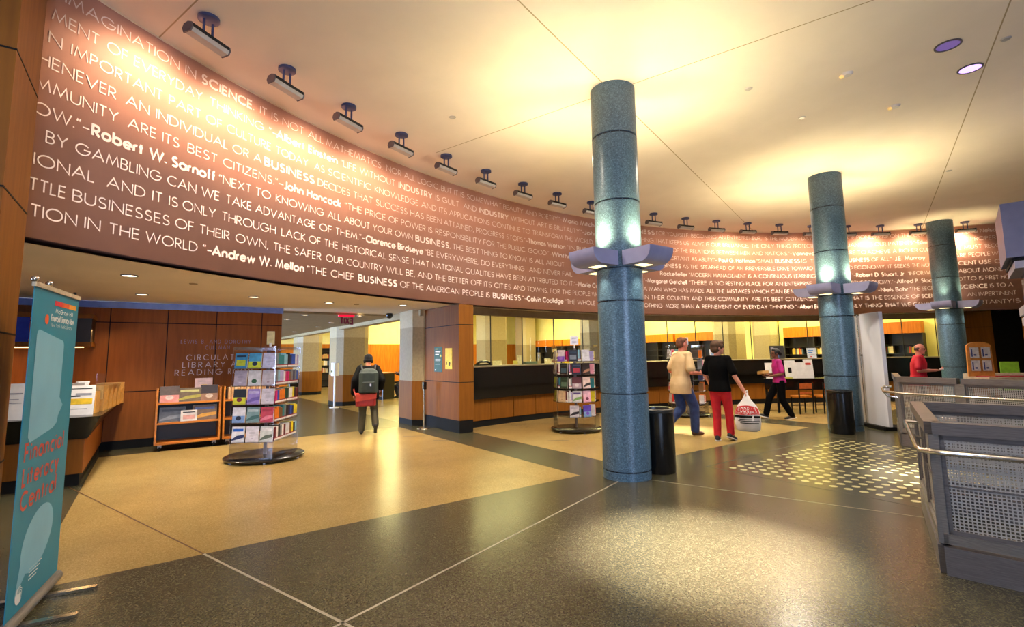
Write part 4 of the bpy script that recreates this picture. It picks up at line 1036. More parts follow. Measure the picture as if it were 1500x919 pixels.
poly(mb, [(W_ * .28 + .035 * math.cos(q * PI / 8), 1.945 + .035 * math.sin(q * PI / 8)) for q in range(16)], 1)
mb.build('orange_disc', [cmat((206, 40, 60)), cmat((226, 92, 40)), cmat((240, 160, 40))], pr)
mb = MB(); write(mb, '*McGraw Hill*', W_ * .45, W_ * .86, 2.0, .026, U); write(mb, '*Financial Literacy Now*', W_ * .37, W_ * .9, 1.94, .042, U); write(mb, 'New York Public Library', W_ * .37, W_ * .86, 1.9, .024, U)
mb.build('white_print', M['white'], pr); mb = MB()
for k in range(4): poly(mb, [(W_ * .36, .3 - .022 * k), (W_ * (.6 - .03 * k), .3 - .022 * k), (W_ * (.6 - .03 * k), .308 - .022 * k), (W_ * .36, .308 - .022 * k)], 0)
mb.build('small_print', M['white'], pr); mb = MB()
poly(mb, [(W_ * .2 + .055 * math.cos(q * PI / 10), .2 + .055 * math.sin(q * PI / 10)) for q in range(20)], 0)
mb.build('white_disc', M['white'], pr)
mb = MB()
for k in range(3): st_, = [arc(W_ * .22, .2, .02 + .012 * k, .02 + .012 * k, -60, 160)]; vs, fs = ribbon(st_, .003); mb.add([(-hw + v.x, SGN * .0045, v.y) for v in vs], fs)
mb.build('round_emblem', M['teal'], pr)
# ------------------------------------------------------------------ acrylic book racks
ORD = ['first', 'second', 'third', 'fourth', 'fifth', 'sixth', 'seventh', 'eighth', 'ninth', 'tenth', 'eleventh', 'twelfth']
TIER = ['lowest', 'second lowest', 'middle', 'second highest', 'top']
TZ = [.34, .645, .935, 1.23, 1.51]
CNAME = [('teal', (30, 120, 130)), ('pale blue', (130, 180, 206)), ('navy', (24, 34, 80)), ('blue', (30, 80, 180)), ('white', (226, 222, 224)), ('grey', (120, 124, 130)), ('magenta', (200, 30, 110)),
         ('orange', (226, 120, 30)), ('dark green', (40, 70, 50)), ('black', (20, 20, 24)), ('yellow', (226, 206, 40)), ('maroon', (96, 20, 40)), ('lavender', (170, 160, 210)), ('brown', (120, 84, 50)), ('pink', (226, 150, 170)), ('red', (206, 40, 40))]
CN = dict(CNAME)
def spine_book(th_, h, d, col, label, loc, rz, group):
    """upright book, spine on local -Y with a white call-number label"""
    o = MB().box(0, th_, 0, d, 0, h).box(.003, th_ - .003, .004, d + .0006, .004, h + .0006, 1).box(.0005, th_ - .0005, -.0012, 0, .004, .04, 2).box(.0005, th_ - .0005, -.0012, 0, .04, .055, 3).build('book', [cmat(col, .45), M['paper'], M['white'], cmat((150, 24, 50), .5)], loc=loc, rot=(0, 0, rz))
    return tag(o, label, 'book', group)
def rack(name_label, x, y, rz, faces, base_r, short, skirt=(.06, .32)):
    """faces: list of (x0, y0, x1, y1) edges in local coordinates, seen from outside left to right"""
    t = thing('book_rack', name_label, 'book rack', (x, y, 0), rz, 'acrylic book racks')
    sm(MB().lathe([(.001, .03), (base_r - .01, .03), (base_r, .045), (base_r, .06), (base_r - .015, .072), (.001, .072)], 48).build('base_disc', M['bblack'], t))
    for k in range(6):
        a_ = k * PI / 3 + .4
        MB().cyl((math.cos(a_) * (base_r - .05), math.sin(a_) * (base_r - .05), .018), (math.cos(a_ + .06) * (base_r - .05), math.sin(a_ + .06) * (base_r - .05), .018), .018).build('caster', M['white'], t)
    pts = [(f[0], f[1]) for f in faces]
    for z in TZ + [1.80]: MB().prism(pts, z - .012, z - .004).build('tier_shelf', M['acry'], t)
    for f in faces:
        d = Vector((f[2] - f[0], f[3] - f[1], 0)); T = Matrix.Translation((f[0], f[1], 0)) @ Matrix.Rotation(math.atan2(d.y, d.x), 4, 'Z')
        MB().box(.004, d.length - .004, -.003, .003, skirt[0] + .012, skirt[1], T=T).build('skirt_pane', M['acry'], t)
        MB().box(.004, d.length - .004, -.003, .003, 1.81, 1.86, T=T).build('top_pane', M['acry'], t)
        MB().box(-.004, .004, -.004, .004, .07, 1.86, T=T).build('corner_rod', M['acry'], t)
        for z in TZ: MB().box(.006, d.length - .006, -.006, -.002, z - .012, z + .02, T=T).build('shelf_lip', M['acry'], t)
    MB().cyl((0, 0, .07), (0, 0, 1.8), .03).build('spindle', cmat((110, 100, 110), .3), t)
    return t
def face_T(rx, ry, rz, f):
    W = Matrix.Translation((rx, ry, 0)) @ Matrix.Rotation(rz, 4, 'Z')
    d = Vector((f[2] - f[0], f[3] - f[1], 0))
    return W @ Matrix.Translation((f[0], f[1], 0)) @ Matrix.Rotation(math.atan2(d.y, d.x), 4, 'Z'), d.length, rz + math.atan2(d.y, d.x)
def put_cover(T, rz, u, z, w_, h, cols, style, label, lean=.1, group=None):
    p = T @ Vector((u, .012, z))
    cover_book('book', label, w_, h, .022, cols[0], cols[1], cols[2], p, rz, lean, style, group)
def put_spines(T, rz, u0, u1, z, names, rng, where, group):
    u = u0
    cnt = {}
    for i, nm in enumerate(names):
        th_ = (u1 - u0) / len(names) - .0012
        h = rng.uniform(.2, .245)
        p = T @ Vector((u, .014, z))
        cnt[nm] = cnt.get(nm, 0) + 1
        spine_book(th_, h, .16, CN[nm], '%s book, %s spine from the left, %s' % (nm, ORD[i], where), p, rz, group)
        u += th_ + .0012
rng = random.Random(11)
# rack near the carts: a rectangular tower
A_, B_ = .96, .68
RX, RY, RZ = -9.4, 1.62, R(-35)
rect = [(A_ / 2, -B_ / 2), (A_ / 2, B_ / 2), (-A_ / 2, B_ / 2), (-A_ / 2, -B_ / 2)]
fc = [rect[i] + rect[(i + 1) % 4] for i in range(4)]
rack('clear acrylic rack full of books, nearest the camera, before the wooden carts', RX, RY, RZ, fc, .62, 'near rack')
T, L, rz = face_T(RX, RY, RZ, fc[0])
W3 = [(214, 208, 222)] * 3
covers = {4: [((60, 150, 200), (20, 30, 50), (206, 220, 40), 0, 'yellow black and blue book'), ((70, 160, 210), (206, 220, 40), (24, 40, 60), 1, 'blue book with yellow foot'), ((206, 206, 236), (150, 160, 210), (180, 190, 230), 2, 'pale lilac book')],
          3: [((170, 160, 180), (120, 110, 140), (200, 190, 210), 2, 'grey lilac book'), ((222, 220, 224), (226, 224, 226), (40, 90, 50), 1, 'white book with a green leaf'), ((206, 196, 204), (190, 180, 190), (150, 120, 130), 2, 'plain pinkish grey book')],
          2: [((22, 22, 24), (206, 210, 30), (110, 30, 40), 1, 'black and yellow-green book'), ((150, 130, 206), (110, 90, 170), (190, 180, 226), 3, 'violet book'), ((222, 214, 226), (150, 140, 160), (190, 180, 200), 2, 'white book with faint lines')],
          1: [((214, 214, 224), (120, 150, 200), (20, 30, 50), 1, 'white book with a blue figure'), ((120, 150, 154), (60, 100, 100), (180, 196, 200), 3, 'grey green landscape book'), ((196, 60, 80), (236, 130, 150), (170, 40, 60), 3, 'red and pink book')],
          0: [((222, 222, 230), (30, 40, 90), (20, 90, 190), 3, 'white book with a blue block'), ((222, 216, 226), (150, 144, 160), (190, 180, 196), 2, 'white book with small lettering'), ((206, 210, 206), (90, 100, 84), (232, 230, 230), 3, 'pale book with dark green hills')]}
for k in range(5):
    for i, (a_, b_, c_, st, nm) in enumerate(covers[k]):
        put_cover(T, rz, .115 + i * .225, TZ[k], .2, .245, (a_, b_, c_), st, '%s, %s tier, %s cover on near acrylic rack' % (nm, TIER[k], ['left', 'middle', 'right'][i]))
T, L, rz = face_T(RX, RY, RZ, fc[1])
sp = {4: ['grey', 'teal', 'teal', 'teal', 'pale blue', 'pale blue', 'black', 'navy', 'blue', 'blue', 'white', 'lavender'],
      3: ['grey', 'pale blue', 'lavender', 'lavender', 'white', 'magenta', 'magenta', 'brown', 'grey', 'navy', 'grey', 'blue'],
      2: ['magenta', 'blue', 'orange', 'orange', 'orange', 'dark green', 'dark green', 'white', 'white', 'yellow', 'black', 'maroon'],
      1: ['orange', 'orange', 'brown', 'brown', 'teal', 'grey', 'black', 'navy', 'blue', 'navy', 'yellow', 'yellow'],
      0: ['maroon', 'white', 'black', 'grey', 'white', 'maroon', 'white', 'white', 'brown', 'yellow', 'black', 'pale blue']}
for k in range(5):
    put_spines(T, rz, .075, .485, TZ[k], sp[k][:6], rng, TIER[k] + ' tier, left group, near rack', 'spines on the near acrylic rack')
    put_spines(T, rz, .5, .93, TZ[k], sp[k][6:], rng, TIER[k] + ' tier, right group, near rack', 'spines on the near acrylic rack')
t = thing('sign_card', 'plain cream card clipped on top of the near acrylic rack', 'sign', (RX + .25, RY - .02, 1.87), R(80)); MB().box(-.06, .06, -.003, .003, .03, .25).build('card', cmat((236, 214, 150)), t); MB().cyl((0, 0, -.01), (0, 0, .05), .02).build('clip', M['white'], t)
# the two round racks
def round_rack(x, y, rz0, label, short, plan, card_label):
    n = 10; r = .5
    P = [(r * math.cos(2 * PI * k / n), r * math.sin(2 * PI * k / n)) for k in range(n)]
    fs = [P[i] + P[(i + 1) % n] for i in range(n)]
    rack(label, x, y, rz0, fs, .56, short)
    for (face, k), items in plan.items():
        T, L, rz = face_T(x, y, rz0, fs[face])
        u = .02
        fl = ['far left', 'left', 'centre left', 'centre', 'centre right', 'far right'][face]
        for j, it in enumerate(items):
            if it[0] == 'c':
                put_cover(T, rz, u + .1, TZ[k], .19, .24, it[2:5], it[5], '%s, %s tier, %s face of the %s' % (it[1], TIER[k], fl, short)); u += .205
                continue
            if face == 4:                       # the spines stand on the next face
                T, L, rz = face_T(x, y, rz0, fs[5]); u = .02; fl = 'far right'
            for q, nm in enumerate(it[1:]):
                if u + .03 > L - .005: break
                spine_book(.03, rng.uniform(.2, .245), .12, CN[nm], '%s book, %s spine, %s tier, %s face of the %s' % (nm, ORD[q], TIER[k], fl, short), T @ Vector((u, .014, TZ[k])), rz, 'spines on the ' + short)
                u += .0315
    t = thing('sign_card', card_label, 'sign', (x, y, 1.81), rz0 + R(36 * 3.5 + 90)); MB().box(-.09, .09, -.003, .003, .06, .25).build('card', cmat((206, 206, 226)), t); MB().cyl((0, 0, -.01), (0, 0, .07), .012).build('clip', M['white'], t)
    mb = MB()
    for q in range(4): mb.box(-.05, .05, -.0042, -.003, .1 + q * .03, .105 + q * .03)
    mb.build('print', cmat((110, 100, 150)), t)
g = lambda v: (v, v, v)
plan2 = {(1, 4): [('c', 'grey book', (150, 140, 150), (130, 120, 130), (80, 74, 84), 1)], (2, 4): [('c', 'white book with a violet lozenge', (222, 210, 226), (120, 80, 190), (150, 110, 206), 1), ('s', 'maroon', 'magenta')],
         (3, 4): [('c', 'navy book', (24, 34, 60), (40, 60, 90), (110, 120, 140), 0), ('s', 'pale blue', 'navy')], (4, 4): [('c', 'pale grey book', (206, 204, 216), (150, 160, 150), (180, 180, 190), 2), ('s', 'lavender', 'white', 'yellow')],
         (1, 3): [('c', 'grey book with a dark mark', (140, 130, 140), (120, 110, 120), (60, 54, 64), 1)], (2, 3): [('s', 'maroon', 'white'), ('c', 'black book', (20, 26, 34), (50, 60, 70), (60, 90, 110), 0), ('s', 'magenta')],
         (3, 3): [('s', 'lavender', 'maroon'), ('c', 'dark blue book', (20, 30, 56), (60, 70, 110), (160, 40, 60), 0), ('s', 'pale blue')], (4, 3): [('c', 'dark book with a diagonal stroke', (44, 36, 40), (150, 110, 90), (40, 30, 34), 3), ('s', 'pink', 'white', 'navy')],
         (1, 2): [('c', 'olive green book', (150, 160, 40), (120, 130, 30), (50, 60, 20), 1)], (2, 2): [('s', 'navy', 'teal'), ('c', 'dark green book', (34, 60, 46), (50, 80, 60), (90, 120, 100), 0)],
         (3, 2): [('s', 'white', 'grey'), ('c', 'maroon book with a pale figure', (96, 40, 50), (170, 150, 160), (206, 196, 200), 1), ('s', 'maroon')], (4, 2): [('c', 'cream book with a dark stroke', (226, 200, 196), (40, 34, 40), (214, 190, 186), 3), ('s', 'teal', 'orange', 'brown')],
         (1, 1): [('c', 'lime book', (166, 160, 30), (150, 140, 24), (120, 110, 20), 0)], (2, 1): [('c', 'sandy beige book', (214, 186, 150), (196, 166, 130), (180, 150, 110), 2), ('s', 'maroon', 'white')],
         (3, 1): [('s', 'white', 'lavender'), ('c', 'white book with green drawing', (214, 214, 220), (120, 160, 90), (80, 60, 130), 3)], (4, 1): [('c', 'pink book with a dark dot', (226, 180, 200), (226, 170, 196), (90, 30, 60), 1), ('s', 'yellow', 'brown', 'white')],
         (3, 0): [('c', 'white book with a black necklace', (206, 202, 216), (30, 26, 40), (190, 186, 206), 3), ('s', 'pale blue')], (4, 0): [('c', 'violet and blue book', (90, 70, 190), (120, 160, 206), (110, 80, 200), 1), ('s', 'white', 'red')]}
round_rack(-8.2, 7.62, R(-168.8), 'round clear acrylic rack with books, left of the nearest column', 'middle rack', plan2, 'pale printed card on top of the rack left of the nearest column')
plan3 = {(1, 4): [('c', 'white book with a grey seven', (206, 196, 206), (160, 150, 160), (120, 110, 120), 0)], (2, 4): [('s', 'white', 'pink', 'red', 'red'), ('c', 'grey teal book', (90, 130, 130), (70, 110, 110), (120, 160, 160), 0)], (4, 4): [('c', 'dark brown book', (70, 56, 50), (90, 80, 76), (60, 50, 46), 0), ('s', 'orange', 'brown', 'grey')],
         (1, 3): [('c', 'charcoal book', (60, 60, 70), (90, 90, 100), (150, 140, 150), 2)], (2, 3): [('s', 'red', 'magenta', 'red'), ('c', 'wine red book', (120, 30, 50), (150, 60, 80), (80, 20, 30), 0)], (4, 3): [('s', 'grey', 'lavender', 'magenta', 'white'), ('c', 'cream book', (214, 190, 170), (60, 50, 44), (190, 170, 150), 1)],
         (0, 2): [('c', 'lime green book', (190, 220, 30), (170, 200, 20), (150, 180, 20), 0)], (1, 2): [('c', 'black book with pale title', (34, 34, 40), (170, 160, 170), (60, 60, 70), 0)], (2, 2): [('s', 'maroon', 'magenta', 'maroon', 'white')], (4, 2): [('s', 'navy', 'grey', 'white', 'lavender', 'blue')],
         (1, 1): [('c', 'white book with red lettering', (222, 206, 210), (206, 40, 60), (206, 60, 70), 0)], (2, 1): [('s', 'white', 'orange', 'red', 'white')], (4, 1): [('s', 'brown', 'orange', 'maroon', 'orange', 'navy')],
         (1, 0): [('c', 'white book with grey lettering', (216, 204, 212), (150, 140, 150), (170, 160, 170), 2)], (2, 0): [('s', 'red', 'red', 'white', 'red')], (4, 0): [('s', 'white', 'red', 'orange', 'white', 'red')]}
round_rack(-8.15, 11.6, R(-181), 'round clear acrylic rack behind the person in the tan shirt', 'far rack', plan3, 'pale card on top of the rack behind the tan shirt')
# ------------------------------------------------------------------ bins, white panel, reading table
def bin_(x, y, r, h, label, rim):
    t = thing('waste_bin', label, 'bin', (x, y, 0), 0, 'black cylindrical waste bins')
    sm(MB().lathe([(.001, 0), (r * .96, 0), (r, .02), (r, h - .06)], 32).build('body', M['bblack'], t), 40)
    sm(MB().lathe([(r, h - .06), (r + .006, h - .05), (r + .006, h - .015), (r - .02, h), (r - .05, h - .005), (r - .06, h - .08), (.001, h - .1)], 32).build('rim', rim, t), 40)
bin_(-4.66, 5.88, .235, .88, 'black cylindrical bin half hidden behind the nearest column', cmat((44, 44, 46), .3))
bin_(-4.4, 11.32, .22, .86, 'black cylindrical bin standing in front of the middle column', M['bblack'])
px, py, qx, qy = -4.66, 12.98, -3.9, 12.36
t = thing('partition_screen', 'tall blank white partition screen right of the middle column', 'screen', ((px + qx) / 2, (py + qy) / 2, 0), math.atan2(qy - py, qx - px))
l = math.hypot(qx - px, qy - py) / 2
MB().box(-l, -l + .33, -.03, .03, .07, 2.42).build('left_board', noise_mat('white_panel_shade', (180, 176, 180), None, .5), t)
MB().box(-l + .34, l, -.045, .03, .07, 2.45).build('right_board', M['whitep'], t)
MB().cyl((-l + .31, -.07, .02), (-l + .31, -.07, 2.44), .014).build('pole', M['chrome'], t)
MB().bbox(-l - .05, l + .02, -.15, .3, 0, .07, .02).build('foot', M['base'], t)
MB().box(-l + .29, -l + .33, -.085, -.03, 1.52, 1.56).build('bracket', M['steel'], t)
t = thing('reading_table', 'black table with leaflets between the counter and the middle column', 'table', (-6.55, 14.9, 0), R(55))
MB().box(-1.1, 1.1, -.35, .35, .86, .9).build('table_top', M['black'], t); MB().box(-1.08, 1.08, -.32, .3, .6, .86).build('apron', M['black'], t)
for sx in (-1.04, 1.04):
    for sy in (-.29, .29): MB().box(sx - .025, sx + .025, sy - .025, sy + .025, 0, .6).build('leg', M['base'], t)
RT = Matrix.Translation((-6.55, 14.9, 0)) @ Matrix.Rotation(R(55), 4, 'Z')
for k, (u, v, w_, h, lb) in enumerate(((-.5, -.05, .3, .5, 'white leaflet with a small picture, left on the black table'), (-.2, .03, .28, .44, 'white leaflet leaning in the middle of the black table'), (.05, .0, .26, .52, 'white leaflet with a red block, right on the black table'), (-1.0, .05, .3, .44, 'white sheet propped behind the person in magenta'))):
    p = RT @ Vector((u, v, .9)); o = thing('leaflet', lb, 'leaflet', p, R(55)); card(w_, h, M['white'], .1, ((.3, .6, .3, .6, 0),) if k == 0 else (((.2, .8, .7, .82, 2),) if k == 2 else ()))(o)
p = RT @ Vector((-.75, -.15, .9)); o = thing('booklet_tray', 'tray of yellow booklets lying on the black table', 'tray', p, R(55)); MB().bbox(-.18, .18, -.1, .1, 0, .04, .01).build('tray', cmat((190, 190, 80)), o)
def chair(x, y, rz, label):
    t = thing('wooden_chair', label, 'chair', (x, y, 0), rz, 'wooden chairs at the black table')
    MB().bbox(-.21, .21, -.2, .2, .43, .47, .03).build('seat', M['woodl'], t)
    for sx in (-.18, .18):
        MB().cyl((sx, -.17, 0), (sx, -.17, .44), .018).build('leg', M['base'], t); MB().cyl((sx, .19, 0), (sx * 1.02, .22, .82), .018).build('leg', M['base'], t)
    MB().box(-.19, .19, .2, .22, .66, .8).build('backrest', cmat((196, 100, 50), .4), t); MB().box(-.18, .18, .195, .21, .52, .57).build('back_rail', cmat((196, 100, 50), .4), t)
    MB().cyl((-.18, -.17, .2), (.18, -.17, .2), .012).build('stretcher', M['base'], t)
for k, u in enumerate((-.55, .1, .75)):
    p = RT @ Vector((u, -.55, 0)); chair(p.x, p.y, R(55 + 180), ['wooden chair pushed to the black table nearest the magenta shirt', 'middle wooden chair at the black table', 'wooden chair at the black table beside the middle column'][k])
# ------------------------------------------------------------------ people
def capsule(mb, p0, p1, r0, r1, n=14):
    p0, p1 = Vector(p0), Vector(p1)
    if (p1 - p0).length > 1e-4: mb.cyl(p0, p1, r0, r1, n)
    mb.ell(p0, (r0,) * 3, n, 8); mb.ell(p1, (r1,) * 3, n, 8)
def chain(mb, pts, rs):
    for i in range(len(pts) - 1): capsule(mb, pts[i], pts[i + 1], rs[i], rs[i + 1])
def fuse(mb, name, mat, parent, voxel=.011, it=3):
    """one continuous surface from overlapping volumes"""
    o = mb.build(name, mat)
    m = o.modifiers.new('r', 'REMESH'); m.mode = 'VOXEL'; m.voxel_size = voxel; m.use_smooth_shade = True
    s = o.modifiers.new('s', 'SMOOTH'); s.factor = .5; s.iterations = it
    dg = bpy.context.evaluated_depsgraph_get()
    me = bpy.data.meshes.new_from_object(o.evaluated_get(dg))
    o.modifiers.clear(); o.data = me
    me.name = name
    me.materials.clear(); me.materials.append(mat)
    me.polygons.foreach_set('use_smooth', [True] * len(me.polygons))
    o.parent = parent
    return o
def hand(mb, w, d, side, palm, curl):
    """w wrist, d direction of the forearm, palm the palm's normal; five separate fingers curling towards the palm"""
    d = Vector(d).normalized(); palm = Vector(palm); palm = (palm - d * palm.dot(d)).normalized(); ax = d.cross(palm).normalized() * side
    w = Vector(w)
    for k in range(4):
        o = (k - 1.5) * .019
        a = w + d * .02 + ax * o * .8; b = w + d * .085 + ax * o
        capsule(mb, a, b, .014, .0115, 8)
        ln = (.062, .074, .078, .07)[k] if side > 0 else (.07, .078, .074, .062)[k]
        p, dirv = b, d
        for j, f in enumerate((.45, .32, .23)):
            c_ = curl * (.5 + j * .5)
            q = p + (d * math.cos(c_) + palm * math.sin(c_)).normalized() * ln * f * 1.25
            capsule(mb, p, q, .0105 - j * .001, .0095 - j * .001, 8); p = q
    t0 = w + d * .03 + ax * (.03 if side < 0 else -.03) * -1
    t1 = t0 + d * .03 + ax * (.022 * (1 if side < 0 else -1) * -1) + palm * .012; t2 = t1 + d * .032 + palm * .018
    chain(mb, (t0, t1, t2), (.014, .012, .009))
def person(label, loc, rz, H, J, S):
    k = H / 1.75
    t = thing('person', label, 'person', loc, rz, 'people in the hall')
    V = lambda p: Vector(p) * k
    lean = J.get('lean', 0)
    px = J.get('hipx', 0); pz = J.get('hipz', .93)
    hip = {s: V((px + s * .09, 0, pz - .02)) for s in (-1, 1)}
    tw = J.get('twist', 0)
    sh = {s: V((px + s * .17 * math.cos(tw), lean + s * .17 * math.sin(tw), pz + .5)) for s in (-1, 1)}
    neck = V((px, lean * 1.05, pz + .55)); hc = V((px, lean * 1.1 + .02 + J.get('headf', 0), pz + .695 + J.get('headz', 0)))
    ft = {-1: V(J['footL']), 1: V(J['footR'])}; kn = {-1: V(J['kneeL']), 1: V(J['kneeR'])}
    el = {-1: V(J['elbowL']), 1: V(J['elbowR'])}; ha = {-1: V(J['handL']), 1: V(J['handR'])}
    b = S.get('bulk', 1)
    hy = Matrix.Rotation(J.get('headyaw', 0), 4, 'Z') @ Matrix.Rotation(J.get('headpitch', 0), 4, 'X')
    hp = lambda p: hc + hy @ (Vector(p) * k)
    # ---- body: one continuous surface
    mb = MB()
    mb.ell(hp((0, -.005, .02)), (.077 * k, .097 * k, .1 * k), 20, 14, T=hy)
    mb.ell(hp((0, .03, -.045)), (.058 * k, .066 * k, .07 * k), 16, 10, T=hy)
    capsule(mb, hp((0, .09, .015)), hp((0, .108, -.022)), .011 * k, .016 * k)           # nose
    capsule(mb, hp((-.022, .085, -.06)), hp((.022, .085, -.06)), .0085 * k, .0085 * k, 8)  # lips
    mb.ell(hp((0, .075, -.095)), (.026 * k, .022 * k, .02 * k), 10, 7)
    capsule(mb, hp((-.045, .075, .035)), hp((.045, .075, .035)), .014 * k, .014 * k)   # brow
    for s in (-1, 1): mb.ell(hp((s * .08, -.005, -.01)), (.014 * k, .024 * k, .034 * k), 10, 7, T=hy)
    capsule(mb, hp((0, -.02, -.06)), neck - V((0, 0, .04)), .054 * k, .062 * k)
    mid = (sh[-1] + sh[1]) / 2
    for z, rx, ry, f in ((.0, .15, .1, 0), (.12, .13, .09, .2), (.26, .14, .1, .5), (.38, .155, .105, .8), (.46, .13, .08, .95)):
        mb.ell(V((px, lean * f, pz + z)), (rx * k * b, ry * k * b, .1 * k), 16, 8)
    capsule(mb, sh[-1], sh[1], .05 * k, .05 * k)
    for s in (-1, 1):
        chain(mb, (sh[s], el[s], ha[s]), (.05 * k, .04 * k, .029 * k))
        d = (ha[s] - el[s]).normalized()
        hand(mb, ha[s], d, s, J.get('palm' + ('L' if s < 0 else 'R'), (-s, 0, 0)), J.get('curl' + ('L' if s < 0 else 'R'), .6))
        chain(mb, (hip[s], kn[s], ft[s]), (.08 * k, .052 * k, .036 * k))
        capsule(mb, ft[s], ft[s] + V((0, .06, -.03)), .035 * k, .03 * k)
    fuse(mb, 'body', S['skin'], t, .0095, 2)
    mb = MB()
    for s in (-1, 1): mb.ell(hp((s * .031, .084, .008)), (.013 * k, .009 * k, .008 * k), 10, 7)
    mb.build('eyes', cmat((40, 28, 24), .2), t, smooth=True)
    # ---- clothes
    c = S.get('ease', .016)
    mb = MB()
    hem = S.get('hem', .78)
    prof = [(hem, .192, .15, -.01), (pz - .02, .19, .146, 0), (pz + .12, .16, .118, .2), (pz + .26, .165, .122, .5), (pz + .38, .178, .124, .8), (pz + .46, .175, .1, .95), (pz + .515, .12, .08, 1.0), (pz + .56, .07, .068, 1.03)]
    n = 24; vs = []
    for z, rx, ry, f in prof:
        for i in range(n):
            a_ = 2 * PI * i / n
            x_, y_ = (rx + c - .016) * b * math.cos(a_), (ry + c - .016) * b * math.sin(a_)
            tt = tw * max(0, (z - pz) / .5)
            vs.append(V((px + x_ * math.cos(tt) - y_ * math.sin(tt), lean * f + x_ * math.sin(tt) + y_ * math.cos(tt), z)))
    m_ = len(prof)
    mb.add(vs, [tuple(range(n))[::-1], tuple(range((m_ - 1) * n, m_ * n))] + [(j * n + i, j * n + (i + 1) % n, (j + 1) * n + (i + 1) % n, (j + 1) * n + i) for j in range(m_ - 1) for i in range(n)])
    capsule(mb, sh[-1], sh[1], (.058 + (c - .016) * .5) * k, (.058 + (c - .016) * .5) * k)
    for s in (-1, 1):
        if S.get('sleeve', 'short') == 'short':
            e = sh[s].lerp(el[s], .78); capsule(mb, sh[s], e, (.052 + (c - .016) * .5) * k, (.062 + c - .016) * k)
        else:
            chain(mb, (sh[s], el[s], el[s].lerp(ha[s], .93)), [(q + c - .016) * k for q in (.06, .058, .046)])
    fuse(mb, S.get('topname', 'shirt'), S['top'], t, .012, S.get('topit', 4))
    mb = MB()
    mb.ell(V((px, 0, pz - .03)), (.168 * k * b, .122 * k * b, .12 * k), 18, 10)
    for s in (-1, 1):
        chain(mb, (hip[s], kn[s], kn[s].lerp(ft[s], .96)), [(q + S.get('leg', 0)) * k for q in (.098, .072, .062)])
    fuse(mb, 'trousers', S['trousers'], t, .012, 4)
    for s in (-1, 1):
        mb = MB(); f = ft[s]; fd = Vector((0, 1, 0)); tp = J.get('toe' + ('L' if s < 0 else 'R'), 0)
        Tt = Matrix.Translation(f) @ Matrix.Rotation(J.get('footyaw', 0) * s, 4, 'Z') @ Matrix.Rotation(tp, 4, 'X') @ Matrix.Scale(k, 4)
        P = lambda *p: Tt @ Vector(p)
        capsule(mb, P(0, -.03, -.035), P(0, .11, -.048), .045 * k, .037 * k); capsule(mb, P(0, -.02, .0), P(0, .05, -.025), .044 * k, .036 * k); mb.ell(P(0, .14, -.052), (.042 * k, .055 * k, .03 * k), 12, 8)
        sh_ = fuse(mb, 'shoe', S['shoe'], t, .009, 2)
        if S.get('sole'):
            mb = MB(); mb.prism([(.05 * math.cos(q * PI / 8) , .05 + .14 * math.sin(q * PI / 8)) for q in range(16)], -.084, -.066, T=Tt); mb.build('sole', S['sole'], sh_)
    # ---- hair
    mb = MB()
    for q in S['hairf'](k): mb.ell(hp(q[:3]), tuple(v * k for v in q[3:6]), 18, 12, T=hy)
    if mb.v: fuse(mb, S.get('hairname', 'hair'), S['hair'], t, .01, 2)
    t['_'] = 0; del t['_']
    return t, hp, V, sh, el, ha, k
short_hair = lambda k: [(0, -.03, .045, .086, .09, .086), (0, -.05, .0, .084, .07, .08), (0, .03, .085, .07, .06, .04)]
mop_hair = lambda k: [(0, -.025, .045, .098, .105, .1), (0, -.05, -.02, .094, .076, .08), (0, .05, .09, .08, .06, .045), (.06, .03, .03, .035, .05, .05), (-.06, .03, .03, .035, .05, .05)]
fringe = lambda k: [(-.072, -.01, .0, .022, .06, .05), (.072, -.01, .0, .022, .06, .05), (0, -.07, -.01, .07, .045, .06), (0, -.03, .075, .05, .06, .02)]
bald = lambda k: [(-.072, -.03, .0, .018, .05, .04), (.072, -.03, .0, .018, .05, .04), (0, -.08, .0, .066, .03, .045)]
bun = lambda k: [(0, -.025, .04, .088, .098, .09), (0, -.12, .0, .05, .055, .055), (0, .03, .09, .07, .05, .035), (.07, .0, .02, .02, .05, .06), (-.07, .0, .02, .02, .05, .06)]
knit = lambda k: [(0, -.01, .045, .094, .108, .09), (0, -.04, -.0, .092, .08, .06), (-.08, 0, -.03, .03, .04, .05), (.08, 0, -.03, .03, .04, .05)]

# person with the backpack, walking away down the passage
A1, hp, V, sh, el, ha, k = person('person in black coat and knit hat walking away with backpack and red bag', (-10.87, 3.9, 0), R(72), 1.74,
    dict(footL=(-.13, .04, .08), kneeL=(-.11, .06, .5), footR=(.16, -.22, .2), kneeR=(.14, .09, .5), toeR=-.9, elbowL=(-.28, -.06, 1.16), handL=(-.3, .02, .88), elbowR=(.29, -.04, 1.17), handR=(.28, .14, .98), lean=.05, hipz=.92, curlL=.9, curlR=1.0),
    dict(skin=M['skin'], top=noise_mat('black_nylon', (12, 12, 12), (8, 8, 8), .8, spec=.15), topname='puffy_coat', sleeve='long', ease=.042, hem=.74, trousers=cmat((64, 58, 36), .8), leg=.012, shoe=cmat((34, 30, 26), .5), hair=cmat((18, 16, 16), .9), hairf=knit, hairname='knit_hat', bulk=1.1))
mb = MB()
mb.bbox(-.2, .2, -.4, -.13, .9, 1.33, .08); mb.ell((0, -.26, 1.33), (.19, .13, .1)); fuse(mb, 'pack_body', cmat((44, 56, 50), .7), bp := thing('backpack', 'dark green grey backpack worn by the person in the black coat', 'backpack', (-10.87, 3.9, 0), R(72)), .014, 4)
